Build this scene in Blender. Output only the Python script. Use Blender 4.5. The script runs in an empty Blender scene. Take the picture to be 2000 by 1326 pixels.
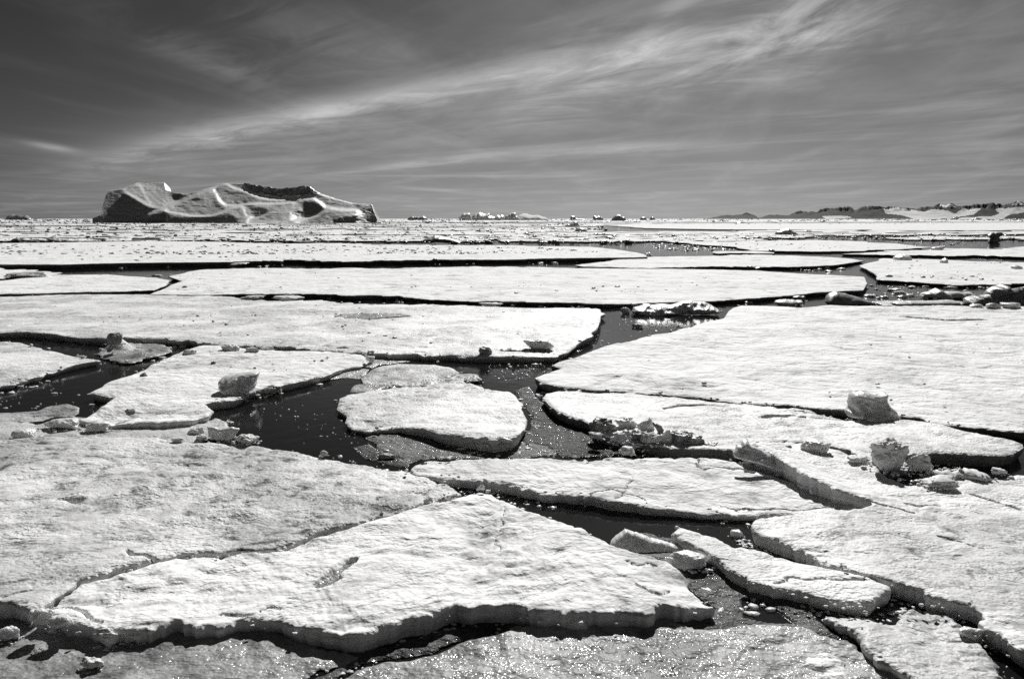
import bpy, math, random
import numpy as np
from mathutils import Vector
from mathutils.geometry import delaunay_2d_cdt

# ------------------------------------------------------------------ camera
sc = bpy.context.scene
C = sc.collection
CAM_H = 5.0
F = 2000 * 28.0 / 36.0                      # focal length in photo pixels
HV = 427.5                                  # photo row of the horizon
PITCH = math.atan((663 - HV) / F)
cam_d = bpy.data.cameras.new('camera')
cam_d.lens = 28.0
cam_d.sensor_width = 36.0
cam_d.clip_start = 0.1
cam_d.clip_end = 90000
cam = bpy.data.objects.new('camera', cam_d)
cam.location = (0, 0, CAM_H)
cam.rotation_euler = (math.radians(90) - PITCH, 0, 0)
C.objects.link(cam)
sc.camera = cam

# ------------------------------------------------------------------ sun, sky, exposure
SUN_EL = math.radians(36)
SUN_AZ = math.radians(10)                   # to the right of the camera axis (+Y)
SKY_STRENGTH = 0.1
sun_d = bpy.data.lights.new('sun', 'SUN')
sun_d.energy = 5.0
sun_d.angle = math.radians(0.5)
sun_d.color = (1.0, 0.995, 0.985)
sun = bpy.data.objects.new('sun', sun_d)
sd = Vector((math.sin(SUN_AZ) * math.cos(SUN_EL), math.cos(SUN_AZ) * math.cos(SUN_EL), math.sin(SUN_EL)))
sun.rotation_euler = sd.to_track_quat('Z', 'Y').to_euler()
sun.location = (0, 0, 60)
C.objects.link(sun)

sc.view_settings.view_transform = 'Standard'
sc.view_settings.look = 'None'
sc.view_settings.gamma = 1.0
sc.view_settings.exposure = 0.0
sc.cycles.use_denoising = False
sc.cycles.max_bounces = 6
sc.cycles.diffuse_bounces = 3
sc.cycles.glossy_bounces = 3
sc.cycles.sample_clamp_indirect = 3.0


class NT:
    """small helper to write node maths"""
    def __init__(self, tree):
        self.t = tree
        self.n = tree.nodes
        self.l = tree.links

    def put(self, sock, v):
        if isinstance(v, (int, float)):
            sock.default_value = v
        elif isinstance(v, tuple):
            sock.default_value = v
        else:
            self.l.new(v, sock)

    def m(self, op, a, b=0.0, c=0.0, clamp=False):
        n = self.n.new('ShaderNodeMath')
        n.operation = op
        n.use_clamp = clamp
        for s, v in zip(n.inputs, (a, b, c)):
            self.put(s, v)
        return n.outputs[0]

    def add(self, a, b): return self.m('ADD', a, b)
    def sub(self, a, b): return self.m('SUBTRACT', a, b)
    def mul(self, a, b): return self.m('MULTIPLY', a, b)
    def div(self, a, b): return self.m('DIVIDE', a, b)

    def vm(self, op, a, b=None, scale=None):
        n = self.n.new('ShaderNodeVectorMath')
        n.operation = op
        self.put(n.inputs[0], a)
        if b is not None: self.put(n.inputs[1], b)
        if scale is not None: self.put(n.inputs['Scale'], scale)
        return n.outputs[0]

    def sep(self, v):
        n = self.n.new('ShaderNodeSeparateXYZ')
        self.put(n.inputs[0], v)
        return n.outputs

    def comb(self, x, y, z):
        n = self.n.new('ShaderNodeCombineXYZ')
        for s, v in zip(n.inputs, (x, y, z)): self.put(s, v)
        return n.outputs[0]

    def noise(self, vec, scale, detail=4, rough=0.5, dist=0.0, lac=2.0):
        n = self.n.new('ShaderNodeTexNoise')
        self.put(n.inputs['Vector'], vec)
        n.inputs['Scale'].default_value = scale
        n.inputs['Detail'].default_value = detail
        n.inputs['Roughness'].default_value = rough
        n.inputs['Lacunarity'].default_value = lac
        n.inputs['Distortion'].default_value = dist
        return n.outputs[0]

    def ramp(self, v, a, b, lo=0.0, hi=1.0):
        n = self.n.new('ShaderNodeMapRange')
        n.interpolation_type = 'SMOOTHSTEP'
        self.put(n.inputs['Value'], v)
        self.put(n.inputs['From Min'], a); self.put(n.inputs['From Max'], b)
        self.put(n.inputs['To Min'], lo); self.put(n.inputs['To Max'], hi)
        return n.outputs[0]

    def gauss(self, v, c, w):
        d = self.div(self.sub(v, c), w)
        return self.m('EXPONENT', self.mul(self.mul(d, d), -1.0))

    def grey(self, v):
        n = self.n.new('ShaderNodeCombineColor')
        for s in n.inputs: self.put(s, v)
        return n.outputs[0]


# the sky: the red channel of a clear Nishita sky (a red-filtered black and white film sky) and two cirrus layers
world = bpy.data.worlds.new('World')
sc.world = world
world.use_nodes = True
wt = world.node_tree
wt.nodes.clear()
W = NT(wt)
sky = wt.nodes.new('ShaderNodeTexSky')
sky.sky_type = 'NISHITA'
sky.sun_disc = False
sky.sun_elevation = SUN_EL
sky.sun_rotation = SUN_AZ
sky.air_density = 1.0
sky.dust_density = 0.6
sky.ozone_density = 1.0
sepc = wt.nodes.new('ShaderNodeSeparateColor')
wt.links.new(sky.outputs[0], sepc.inputs[0])
red = sepc.outputs[0]
tc = wt.nodes.new('ShaderNodeTexCoord')
dx, dy, dz = W.sep(tc.outputs['Generated'])
el = W.m('ARCTAN2', dz, W.m('SQRT', W.add(W.mul(dx, dx), W.mul(dy, dy))))   # radians
az = W.m('ARCTAN2', dx, dy)
zc = W.m('MAXIMUM', W.add(dz, 0.03), 0.02)
A1 = math.radians(-46)                      # cirrus layer one runs towards this azimuth
sx, sy = math.sin(A1), math.cos(A1)
px_, py_ = W.div(dx, zc), W.div(dy, zc)     # point on the cloud plane, height 1
s1 = W.add(W.mul(px_, sx), W.mul(py_, sy))
t1 = W.sub(W.mul(px_, sy), W.mul(py_, sx))
warp = W.noise(W.comb(W.mul(s1, 0.35), W.mul(t1, 0.6), 3.1), 1.0, 3, 0.5)
t1w = W.add(t1, W.mul(W.sub(warp, 0.5), 0.9))
wisp = W.noise(W.comb(W.mul(s1, 0.38), W.mul(t1w, 0.9), 0.0), 1.0, 6, 0.55, 0.8)
wispf = W.noise(W.comb(W.mul(s1, 1.0), W.mul(t1w, 2.2), 7.0), 1.0, 9, 0.66, 0.8)
A2 = math.radians(12)                       # layer two crosses it
sx2, sy2 = math.sin(A2), math.cos(A2)
s2 = W.add(W.mul(px_, sx2), W.mul(py_, sy2))
t2 = W.sub(W.mul(px_, sy2), W.mul(py_, sx2))
wisp2 = W.noise(W.comb(W.mul(s2, 0.3), W.mul(t2, 1.0), 5.0), 1.0, 5, 0.55, 0.7)
# elevation of the big bands as lines of azimuth (a straight street of cloud seen in perspective)
def band(pts, w, gain, warpamt=0.02, soft=None):
    """pts: three (az, el) points of the band; returns a gaussian ridge round their parabola"""
    (x0, y0), (x1, y1), (x2, y2) = pts
    M = np.array([[x0 * x0, x0, 1], [x1 * x1, x1, 1], [x2 * x2, x2, 1]])
    a, b, c = [float(q) for q in np.linalg.solve(M, np.array([y0, y1, y2]))]
    cur = W.add(W.add(W.mul(W.mul(az, az), a), W.mul(az, b)), c)
    d = W.sub(el, cur)
    d = W.add(d, W.mul(W.sub(wispf, 0.5), warpamt))
    q = W.div(d, w)
    g = W.m('EXPONENT', W.mul(W.mul(q, q), -1.0))
    ends = W.mul(W.ramp(az, x0 - 0.08, x0 + 0.12), W.ramp(az, x2 + 0.1, x2 - 0.12))
    return W.mul(W.mul(g, ends), gain), d, ends
def ae(u, v):
    x = (u - 1000) / F; up = -(v - 663) / F
    Y = math.cos(PITCH) + math.sin(PITCH) * up; Z = -math.sin(PITCH) + math.cos(PITCH) * up
    return (math.atan2(x, Y), math.atan2(Z, math.hypot(x, Y)))
b1, d1, e1 = band([ae(230, 300), ae(740, 195), ae(1010, 148)], 0.013, 0.75, 0.03)
b1b, _, _ = band([ae(980, 158), ae(1300, 95), ae(1760, 20)], 0.034, 0.50, 0.14)
b1c, _, _ = band([ae(100, 320), ae(700, 235), ae(1250, 170)], 0.035, 0.26, 0.05)
b2, _, _ = band([ae(620, 345), ae(1000, 300), ae(1420, 285)], 0.0075, 0.50, 0.012)
b3, _, _ = band([ae(1480, 240), ae(1760, 170), ae(2050, 110)], 0.02, 0.12, 0.03)
b4, _, _ = band([ae(1040, 60), ae(1120, 40), ae(1360, -20)], 0.010, 0.22, 0.04)
b5, _, _ = band([ae(640, 343), ae(900, 344), ae(1120, 344)], 0.0012, 0.22, 0.0)
b6, _, _ = band([ae(1300, 345), ae(1700, 300), ae(2100, 270)], 0.022, 0.12, 0.03)
def puff(u, v, wu, wv, gain, tilt=0.0):
    a0, e0 = ae(u, v)
    da = W.sub(az, a0)
    q = W.add(W.m('POWER', W.div(da, wu), 2.0), W.m('POWER', W.div(W.sub(W.sub(el, e0), W.mul(da, tilt)), wv), 2.0))
    q = W.add(q, W.mul(W.sub(wispf, 0.5), 1.2))
    return W.mul(W.m('EXPONENT', W.mul(q, -1.0)), gain)
puffs = [puff(102, 288, 0.022, 0.0035, 0.55, -0.15), puff(765, 389, 0.042, 0.005, 0.2), puff(855, 371, 0.050, 0.0022, 0.32, -0.06),
         puff(1330, 5, 0.03, 0.008, 0.4, 0.3), puff(395, 343, 0.02, 0.0015, 0.15, 0.0), puff(1265, 84, 0.06, 0.012, 0.42, 0.22), puff(1500, 42, 0.07, 0.013, 0.38, 0.28), puff(1430, 118, 0.075, 0.010, 0.34, 0.2), puff(1600, 60, 0.06, 0.02, 0.25, 0.3), puff(1180, 135, 0.08, 0.012, 0.25, 0.2), puff(960, 152, 0.05, 0.005, 0.45, 0.18), puff(690, 212, 0.06, 0.009, 0.35, 0.2), puff(1180, 292, 0.07, 0.006, 0.3, 0.05), puff(430, 120, 0.12, 0.02, 0.14, -0.33), puff(620, 80, 0.1, 0.03, 0.14, -0.3), puff(1700, 368, 0.03, 0.003, 0.12, 0.1)]
cl = W.ramp(wisp, 0.40, 0.78)
lay2 = W.ramp(wisp2, 0.42, 0.80)
# the bands' wispiness
mod = W.add(0.5, W.mul(W.ramp(wispf, 0.30, 0.72), 0.65))
curd = W.noise(W.comb(W.mul(W.add(az, W.mul(el, -0.6)), 9.0), W.mul(W.sub(el, W.mul(az, 0.2)), 30.0), 2.0), 1.0, 8, 0.64, 0.9)
cmod = W.ramp(curd, 0.34, 0.66, 0.15, 1.25)
b1b = W.mul(b1b, cmod)
bands = W.mul(W.add(W.add(W.add(b1, b1b), W.add(b1c, b2)), W.add(W.add(b3, b4), b6)), mod)
bands = W.add(bands, b5)
for k_p, p in enumerate(puffs): bands = W.add(bands, p if k_p < 6 else W.mul(p, cmod))
# cirrus is thick south of the main band, thin over the dark sky to the upper left
side = W.ramp(W.add(W.mul(az, -1.0), W.mul(el, 1.3)), 0.62, -0.05)     # 0 far upper left, 1 to the right
below = W.ramp(d1, 0.03, -0.05)
veil = W.m('MAXIMUM', W.mul(W.mul(side, 0.58), W.ramp(el, 0.02, 0.16, 0.45, 1.0)), W.mul(below, 0.34))
veil = W.mul(veil, W.add(0.40, W.mul(cl, 0.8)))
veil = W.mul(veil, W.sub(1.0, W.mul(W.ramp(az, 0.38, 0.6), W.ramp(el, 0.16, 0.27, 0.0, 0.6))))
veil = W.add(veil, W.mul(W.mul(lay2, 0.26), W.add(0.5, W.mul(side, 0.5))))
veil = W.mul(veil, W.ramp(curd, 0.3, 0.7, 0.85, 1.15))
dens = W.m('MINIMUM', W.add(veil, bands), 1.5)
clear_bw = W.m('MINIMUM', W.mul(W.m('POWER', W.mul(red, 0.062), 1.5), 3.1), 6.0)   # contrast of the film
clouded = W.add(W.mul(clear_bw, 0.5), 3.6)
mix = W.add(W.mul(clear_bw, W.m('MAXIMUM', W.sub(1.0, dens), 0.0)), W.mul(clouded, dens))
bg = wt.nodes.new('ShaderNodeBackground')
bg.inputs['Strength'].default_value = SKY_STRENGTH
wt.links.new(W.grey(mix), bg.inputs['Color'])
wo = wt.nodes.new('ShaderNodeOutputWorld')
wt.links.new(bg.outputs[0], wo.inputs['Surface'])

# ------------------------------------------------------------------ photo pixel -> world
cp, sp = math.cos(PITCH), math.sin(PITCH)
HOR_U = np.array([-400, 0, 500, 1000, 1400, 2000, 2400.])
HOR_V = np.array([430, 429, 427, 425.2, 427.5, 432.5, 436.])

def flat(u, v):
    """undo the lens' slight bowing of the horizon"""
    u = np.asarray(u, float); v = np.asarray(v, float)
    k = np.clip(1 - (v - 427) / 130.0, 0, 1)
    k = np.where(v < 427, np.clip(1 - (427 - v) / 200.0, 0, 1), k)
    return u, v + (HV - np.interp(u, HOR_U, HOR_V)) * k

def ray(u, v):
    u, v = flat(u, v)
    x = (u - 1000) / F
    up = -(v - 663) / F
    return x, cp + sp * up, -sp + cp * up

def P(u, v, z=0.0):
    x, y, zz = ray(u, v)
    zz = np.minimum(zz, -0.00025)
    t = (z - CAM_H) / zz
    return np.stack([x * t, y * t, np.zeros_like(t) + z], -1)

# ------------------------------------------------------------------ numpy noise
def _h(ix, iy, iz, s):
    n = (ix.astype(np.int64) * 374761393 + iy.astype(np.int64) * 668265263 + iz.astype(np.int64) * 2147483647 + s * 974634777) & 0xFFFFFFFF
    n = ((n ^ (n >> 13)) * 1274126177) & 0xFFFFFFFF
    n = (n ^ (n >> 16)) & 0xFFFFFFFF
    n = (n * 2246822519) & 0xFFFFFFFF
    n = n ^ (n >> 15)
    return (n & 0xFFFFFF) / float(0xFFFFFF) * 2 - 1

def vn3(x, y, z, s=0):
    ix, iy, iz = np.floor(x), np.floor(y), np.floor(z)
    fx, fy, fz = x - ix, y - iy, z - iz
    fx, fy, fz = [q * q * q * (q * (q * 6 - 15) + 10) for q in (fx, fy, fz)]
    r = 0
    for a in (0, 1):
        for b in (0, 1):
            for c in (0, 1):
                w = (fx if a else 1 - fx) * (fy if b else 1 - fy) * (fz if c else 1 - fz)
                r = r + w * _h(ix + a, iy + b, iz + c, s)
    return r

def vn2(x, y, s=0):
    ix, iy = np.floor(x), np.floor(y)
    fx, fy = x - ix, y - iy
    fx, fy = [q * q * q * (q * (q * 6 - 15) + 10) for q in (fx, fy)]
    zz = np.zeros_like(ix)
    r = 0
    for a in (0, 1):
        for b in (0, 1):
            w = (fx if a else 1 - fx) * (fy if b else 1 - fy)
            r = r + w * _h(ix + a, iy + b, zz, s)
    return r

def fb2(x, y, o=4, s=0, g=0.5):
    r = 0; a = 1
    for i in range(o):
        r = r + a * vn2(x * 2 ** i + 17.3 * i, y * 2 ** i - 9.1 * i, s + i); a *= g
    return r

def fb3(p, f, o=4, s=0, g=0.5):
    r = 0; a = 1
    for i in range(o):
        k = f * 2 ** i
        r = r + a * vn3(p[:, 0] * k + 5.2 * i, p[:, 1] * k, p[:, 2] * k - 3.7 * i, s + i); a *= g
    return r

# ------------------------------------------------------------------ materials
def new_mat(name):
    m = bpy.data.materials.new(name)
    m.use_nodes = True
    t = m.node_tree
    t.nodes.clear()
    N = NT(t)
    out = t.nodes.new('ShaderNodeOutputMaterial')
    b = t.nodes.new('ShaderNodeBsdfPrincipled')
    t.links.new(b.outputs[0], out.inputs['Surface'])
    geo = t.nodes.new('ShaderNodeNewGeometry')
    return m, N, b, geo.outputs['Position'], geo.outputs['Normal']

def bump(N, h, strength, dist, normal=None):
    n = N.n.new('ShaderNodeBump')
    N.put(n.inputs['Strength'], strength)
    n.inputs['Distance'].default_value = dist
    N.put(n.inputs['Height'], h)
    if normal is not None: N.put(n.inputs['Normal'], normal)
    return n.outputs[0]

def snow_mat(name, lo, hi, patch_lo=0.42, patch_hi=0.6, grain=1.0, rough=0.55, streak=0.0, spec=0.3):
    m, N, b, pos, nrm = new_mat(name)
    big = N.noise(pos, 0.35, 5, 0.6, 0.4)
    fine = N.noise(pos, 9.0, 4, 0.65)
    grit = N.noise(pos, 38.0, 4, 0.8)
    st = N.vm('MULTIPLY', pos, (0.85, 1.0, 1.0))
    mid = N.noise(st, 3.2, 7, 0.70, 0.3)
    f = N.ramp(big, patch_lo, patch_hi)
    base = N.add(lo, N.mul(f, hi - lo))
    damp = N.mul(N.ramp(mid, 0.49, 0.35), N.ramp(big, 0.64, 0.42))       # pitted, wetter snow
    base = N.sub(base, N.mul(damp, 0.42 * grain))
    crust = N.noise(pos, 13.0, 6, 0.75, 0.2)
    pit = N.mul(N.ramp(crust, 0.46, 0.34), N.ramp(N.noise(pos, 1.1, 4, 0.6, 0.5), 0.40, 0.62))
    base = N.sub(base, N.mul(pit, 0.45 * grain))
    if streak:
        sk = N.noise(N.vm('MULTIPLY', pos, (0.55, 0.55, 1.0)), 1.3, 3.5, 0.62, 0.6)
        big2 = N.noise(pos, 0.07, 3, 0.5)
        base = N.sub(base, N.mul(N.mul(N.ramp(sk, 0.45, 0.33), N.ramp(big2, 0.38, 0.6, 0.35, 1.0)), streak))
    base = N.add(base, N.mul(N.sub(fine, 0.5), 0.16))
    base = N.add(base, N.mul(N.sub(grit, 0.5), 0.30 * grain))
    base = N.m('MINIMUM', N.m('MAXIMUM', base, 0.08), 0.93)
    N.put(b.inputs['Base Color'], N.grey(base))
    b.inputs['Roughness'].default_value = rough
    b.inputs['IOR'].default_value = 1.31
    b.inputs['Specular IOR Level'].default_value = spec
    drift = N.noise(st, 0.8, 2, 0.5, 0.2)
    mid_c = N.noise(st, 3.2, 2.5, 0.6, 0.3)
    crust_c = N.noise(pos, 14.0, 1.5, 0.6, 0.2)
    n1 = bump(N, drift, 0.8, 0.16)
    worn = N.ramp(N.noise(pos, 0.55, 4, 0.6, 0.6), 0.36, 0.62, 0.22, 1.0)      # smooth wind crust here, pitted snow there
    worn2 = N.ramp(N.noise(pos, 1.7, 3, 0.6, 0.4), 0.38, 0.60, 0.35, 1.0)
    n2 = bump(N, mid_c, worn, 0.10, n1)
    n4 = bump(N, crust_c, worn2, 0.042 * grain, n2) if grain > 0.65 else n2
    if streak: n4 = bump(N, sk, 0.8, 0.25, n4)
    N.put(b.inputs['Normal'], n4)
    return m

def wall_mat(name, lo=0.22, hi=0.5):
    """broken ice edge: snow-free ice, layered"""
    m, N, b, pos, nrm = new_mat(name)
    lay = N.noise(N.vm('MULTIPLY', pos, (1.5, 1.5, 22.0)), 1.0, 4, 0.6)
    fine = N.noise(pos, 14.0, 5, 0.65)
    v = N.add(N.mul(lay, 0.5), N.mul(fine, 0.5))
    N.put(b.inputs['Base Color'], N.grey(N.ramp(v, 0.3, 0.7, lo, hi)))
    b.inputs['Roughness'].default_value = 0.42
    b.inputs['IOR'].default_value = 1.31
    n1 = bump(N, lay, 0.4, 0.03)
    N.put(b.inputs['Normal'], bump(N, fine, 0.6, 0.02, n1))
    return m

def glint(N, pos, nrm, cell, amt, SHARE=0.75):
    """tiny crystal facets, each with its own tilt"""
    v = N.n.new('ShaderNodeTexVoronoi')
    v.feature = 'F1'
    N.put(v.inputs['Vector'], N.vm('MULTIPLY', pos, (0.7, 1.0, 1.0)))
    v.inputs['Scale'].default_value = 1.0 / cell
    c = N.vm('SUBTRACT', v.outputs['Color'], (0.5, 0.5, 0.5))
    c = N.vm('MULTIPLY', c, (2 * amt, 2 * amt, 0.0))
    # share of the surface that is exposed glassy crystal: runs in streaks and clusters
    share = N.ramp(N.noise(N.vm('MULTIPLY', pos, (0.7, 1.5, 1.0)), 2.6, 6, 0.72, 0.8), 0.42, 0.62, 0.03, SHARE)
    on = N.m('LESS_THAN', N.sep(v.outputs['Color'])[2], share)
    c = N.vm('SCALE', c, None, on)
    w2 = N.n.new('ShaderNodeTexWhiteNoise')
    N.put(w2.inputs['Vector'], v.outputs['Position'])
    return N.vm('NORMALIZE', N.vm('ADD', nrm, c)), on, w2.outputs['Value']

def wet_mat(name, lo, hi, cell=0.010, amt=0.30, rough=0.12, bscale=3.0, spec=0.5, matte=0.55, share=0.7):
    m, N, b, pos, nrm = new_mat(name)
    big = N.noise(pos, 0.9, 6, 0.62, 0.8)
    fine = N.noise(pos, 12.0, 4, 0.6)
    v = N.add(N.mul(big, 0.75), N.mul(fine, 0.25))
    N.put(b.inputs['Base Color'], N.grey(N.ramp(v, 0.33, 0.66, lo, hi)))
    b.inputs['IOR'].default_value = 1.33
    b.inputs['Specular IOR Level'].default_value = spec
    n1 = bump(N, N.noise(pos, bscale, 3.5, 0.62), 1.0, 0.11)
    gn, gr, gw = glint(N, pos, n1, cell, amt, share)
    rough = N.add(rough, N.mul(N.m('POWER', gw, 1.5), 0.26))
    N.put(b.inputs['Normal'], gn)
    N.put(b.inputs['Roughness'], N.sub(matte, N.mul(gr, N.sub(matte, rough))))
    return m

M = {}
M['snow'] = snow_mat('snow', 0.64, 0.86)
M['snow_wet'] = snow_mat('wet_grey_snow', 0.26, 0.60, 0.36, 0.62, 1.0, 0.5, 0.0, 0.4)
M['snow_bright'] = snow_mat('bright_snow', 0.72, 0.87, 0.3, 0.55, 0.8, 0.7, 0.3, 0.15)
M['snow_grey'] = snow_mat('coarse_grey_snow', 0.42, 0.78, 0.34, 0.60, 1.1)
M['snow_far'] = snow_mat('distant_snow', 0.76, 0.88, 0.3, 0.55, 0.6, 0.8, 0.4, 0.1)
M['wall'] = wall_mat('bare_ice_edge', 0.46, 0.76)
M['wall_dark'] = wall_mat('dark_ice_edge', 0.10, 0.26)  # dark edge tone; on the nearer right floes it paints the face's shade
M['wet'] = wet_mat('wet_grey_ice', 0.12, 0.48, cell=0.011, amt=0.22, share=0.95)
M['pool'] = wet_mat('melt_pool', 0.10, 0.26, cell=0.012, amt=0.22)
M['wet_pale'] = wet_mat('pale_wet_ice', 0.30, 0.58, amt=0.2)
M['slush_dark'] = wet_mat('thin_dark_slush', 0.008, 0.07, cell=0.011, amt=0.42, rough=0.12, bscale=6.0, matte=0.8, share=0.4)
M['slush'] = wet_mat('dark_slush', 0.015, 0.16, cell=0.011, amt=0.36, rough=0.12, bscale=6.0, matte=0.7, share=0.45)

def ice_block_mat(name, lo, hi, rough=0.4, sss=0.0):
    m, N, b, pos, nrm = new_mat(name)
    big = N.noise(pos, 3.0, 5, 0.6)
    fine = N.noise(pos, 22.0, 5, 0.65)
    N.put(b.inputs['Base Color'], N.grey(N.ramp(N.add(N.mul(big, 0.6), N.mul(fine, 0.4)), 0.32, 0.66, lo, hi)))
    b.inputs['Roughness'].default_value = rough
    b.inputs['IOR'].default_value = 1.31
    b.inputs['Subsurface Weight'].default_value = sss
    b.inputs['Subsurface Radius'].default_value = (1.0, 1.0, 1.0)
    b.inputs['Subsurface Scale'].default_value = 0.12
    n1 = bump(N, big, 0.5, 0.06)
    N.put(b.inputs['Normal'], bump(N, fine, 0.5, 0.015, n1))
    return m
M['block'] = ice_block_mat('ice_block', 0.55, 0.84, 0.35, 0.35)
M['block_dark'] = ice_block_mat('dark_ice_block', 0.18, 0.40)  # darker tone of the block material
M['rubble'] = ice_block_mat('far_rubble', 0.16, 0.40)
M['crumb'] = ice_block_mat('snow_crumb', 0.6, 0.82, 0.6)

def water_mat():
    m, N, b, pos, nrm = new_mat('sea_water')
    b.inputs['Base Color'].default_value = (0.008, 0.008, 0.008, 1)
    b.inputs['Roughness'].default_value = 0.06
    b.inputs['IOR'].default_value = 1.33
    p2 = N.vm('MULTIPLY', pos, (1.0, 0.8, 1.0))
    r1 = N.noise(p2, 2.2, 4, 0.55, 0.4)
    r2 = N.noise(p2, 11.0, 3, 0.6)
    n1 = bump(N, r1, 0.16, 0.05)
    N.put(b.inputs['Normal'], bump(N, r2, 0.14, 0.012, n1))
    return m
M['water'] = water_mat()

# ------------------------------------------------------------------ object helpers
def add_mesh(name, verts, faces, mats, loc=(0, 0, 0), smooth=True, fmat=None, parent=None):
    me = bpy.data.meshes.new(name)
    v = np.asarray(verts, float) - np.asarray(loc, float)
    me.from_pydata(v.tolist(), [], faces if isinstance(faces, list) else faces.tolist())
    for m in mats: me.materials.append(m)
    n = len(me.polygons)
    if smooth: me.polygons.foreach_set('use_smooth', [True] * n)
    if fmat is not None: me.polygons.foreach_set('material_index', fmat)
    me.update()
    o = bpy.data.objects.new(name, me)
    o.location = loc
    C.objects.link(o)
    if parent is not None: o.parent = parent
    return o

def tag(o, label=None, cat=None, group=None, kind=None):
    if label: o['label'] = label
    if cat: o['category'] = cat
    if group: o['group'] = group
    if kind: o['kind'] = kind
    elif cat: o['kind'] = 'thing'
    return o

def inside(px, py, poly):
    x, y = poly[:, 0], poly[:, 1]
    x2, y2 = np.roll(x, -1), np.roll(y, -1)
    r = np.zeros(len(px), bool)
    for i in range(len(x)):
        if y[i] == y2[i]: continue
        c = ((y[i] > py) != (y2[i] > py)) & (px < (x2[i] - x[i]) * (py - y[i]) / (y2[i] - y[i]) + x[i])
        r ^= c
    return r

def dist_to(pts, ring, closed=True):
    """distance of pts to a closed ring and the index of the nearest segment"""
    a = ring if closed else ring[:-1]
    b = np.roll(ring, -1, 0) if closed else ring[1:]
    best = np.full(len(pts), 1e9)
    idx = np.zeros(len(pts), int)
    ab = b - a
    L2 = np.maximum((ab ** 2).sum(1), 1e-12)
    CH = 4000
    for s in range(0, len(pts), CH):
        p = pts[s:s + CH]
        ap = p[:, None, :] - a[None]
        t = np.clip((ap * ab[None]).sum(2) / L2[None], 0, 1)
        d = ((ap - t[..., None] * ab[None]) ** 2).sum(2)
        j = d.argmin(1)
        best[s:s + CH] = np.sqrt(d[np.arange(len(p)), j])
        idx[s:s + CH] = j
    return best, idx

def boundary_loops(tris):
    cnt = {}
    for t in tris:
        for i in range(3):
            a, b = t[i], t[(i + 1) % 3]
            if (b, a) in cnt: cnt[(b, a)] += 1
            else: cnt[(a, b)] = cnt.get((a, b), 0) + 1
    nxt = {}
    for (a, b), c in cnt.items():
        if c == 1: nxt.setdefault(a, []).append(b)
    loops = []
    while nxt:
        s = next(iter(nxt)); loop = [s]; cur = s
        while cur in nxt:
            n = nxt[cur].pop()
            if not nxt[cur]: del nxt[cur]
            if n == s: break
            loop.append(n); cur = n
        if len(loop) > 2: loops.append(loop)
    return loops

ALL_RINGS = []
BASES = []                                  # where blocks stand: snow is banked there
rng = np.random.default_rng(7)

def surf_noise(x, y, dist, seed, amp=1.0):
    """snow relief in metres; octaves finer than the mesh are left out"""
    step = np.maximum(dist * dist / (CAM_H * F) * 2.2, 0.03)
    r = 0
    for L, a in ((9.0, 0.07), (3.2, 0.05), (1.3, 0.035)):
        w = np.clip((L / step - 1.2) / 1.5, 0, 1)
        r = r + a * w * vn2(x / L * 0.8 + seed, y / L - seed, seed)
    # crusted pits: sharp rims, in patches
    patch = np.clip(0.55 + 0.9 * vn2(x / 1.9 + 7, y / 1.4, seed + 60), 0.15, 1.3)
    for L, a in ((0.7, 0.050), (0.33, 0.034), (0.16, 0.018)):
        w = np.clip((L / step - 1.2) / 1.5, 0, 1)
        q = np.abs(vn2(x / L * 0.75 + seed, y / L - seed, seed + 3))
        r = r - a * w * patch * np.clip(0.45 - q, 0, 1) * 1.6
    return r * amp

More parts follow.
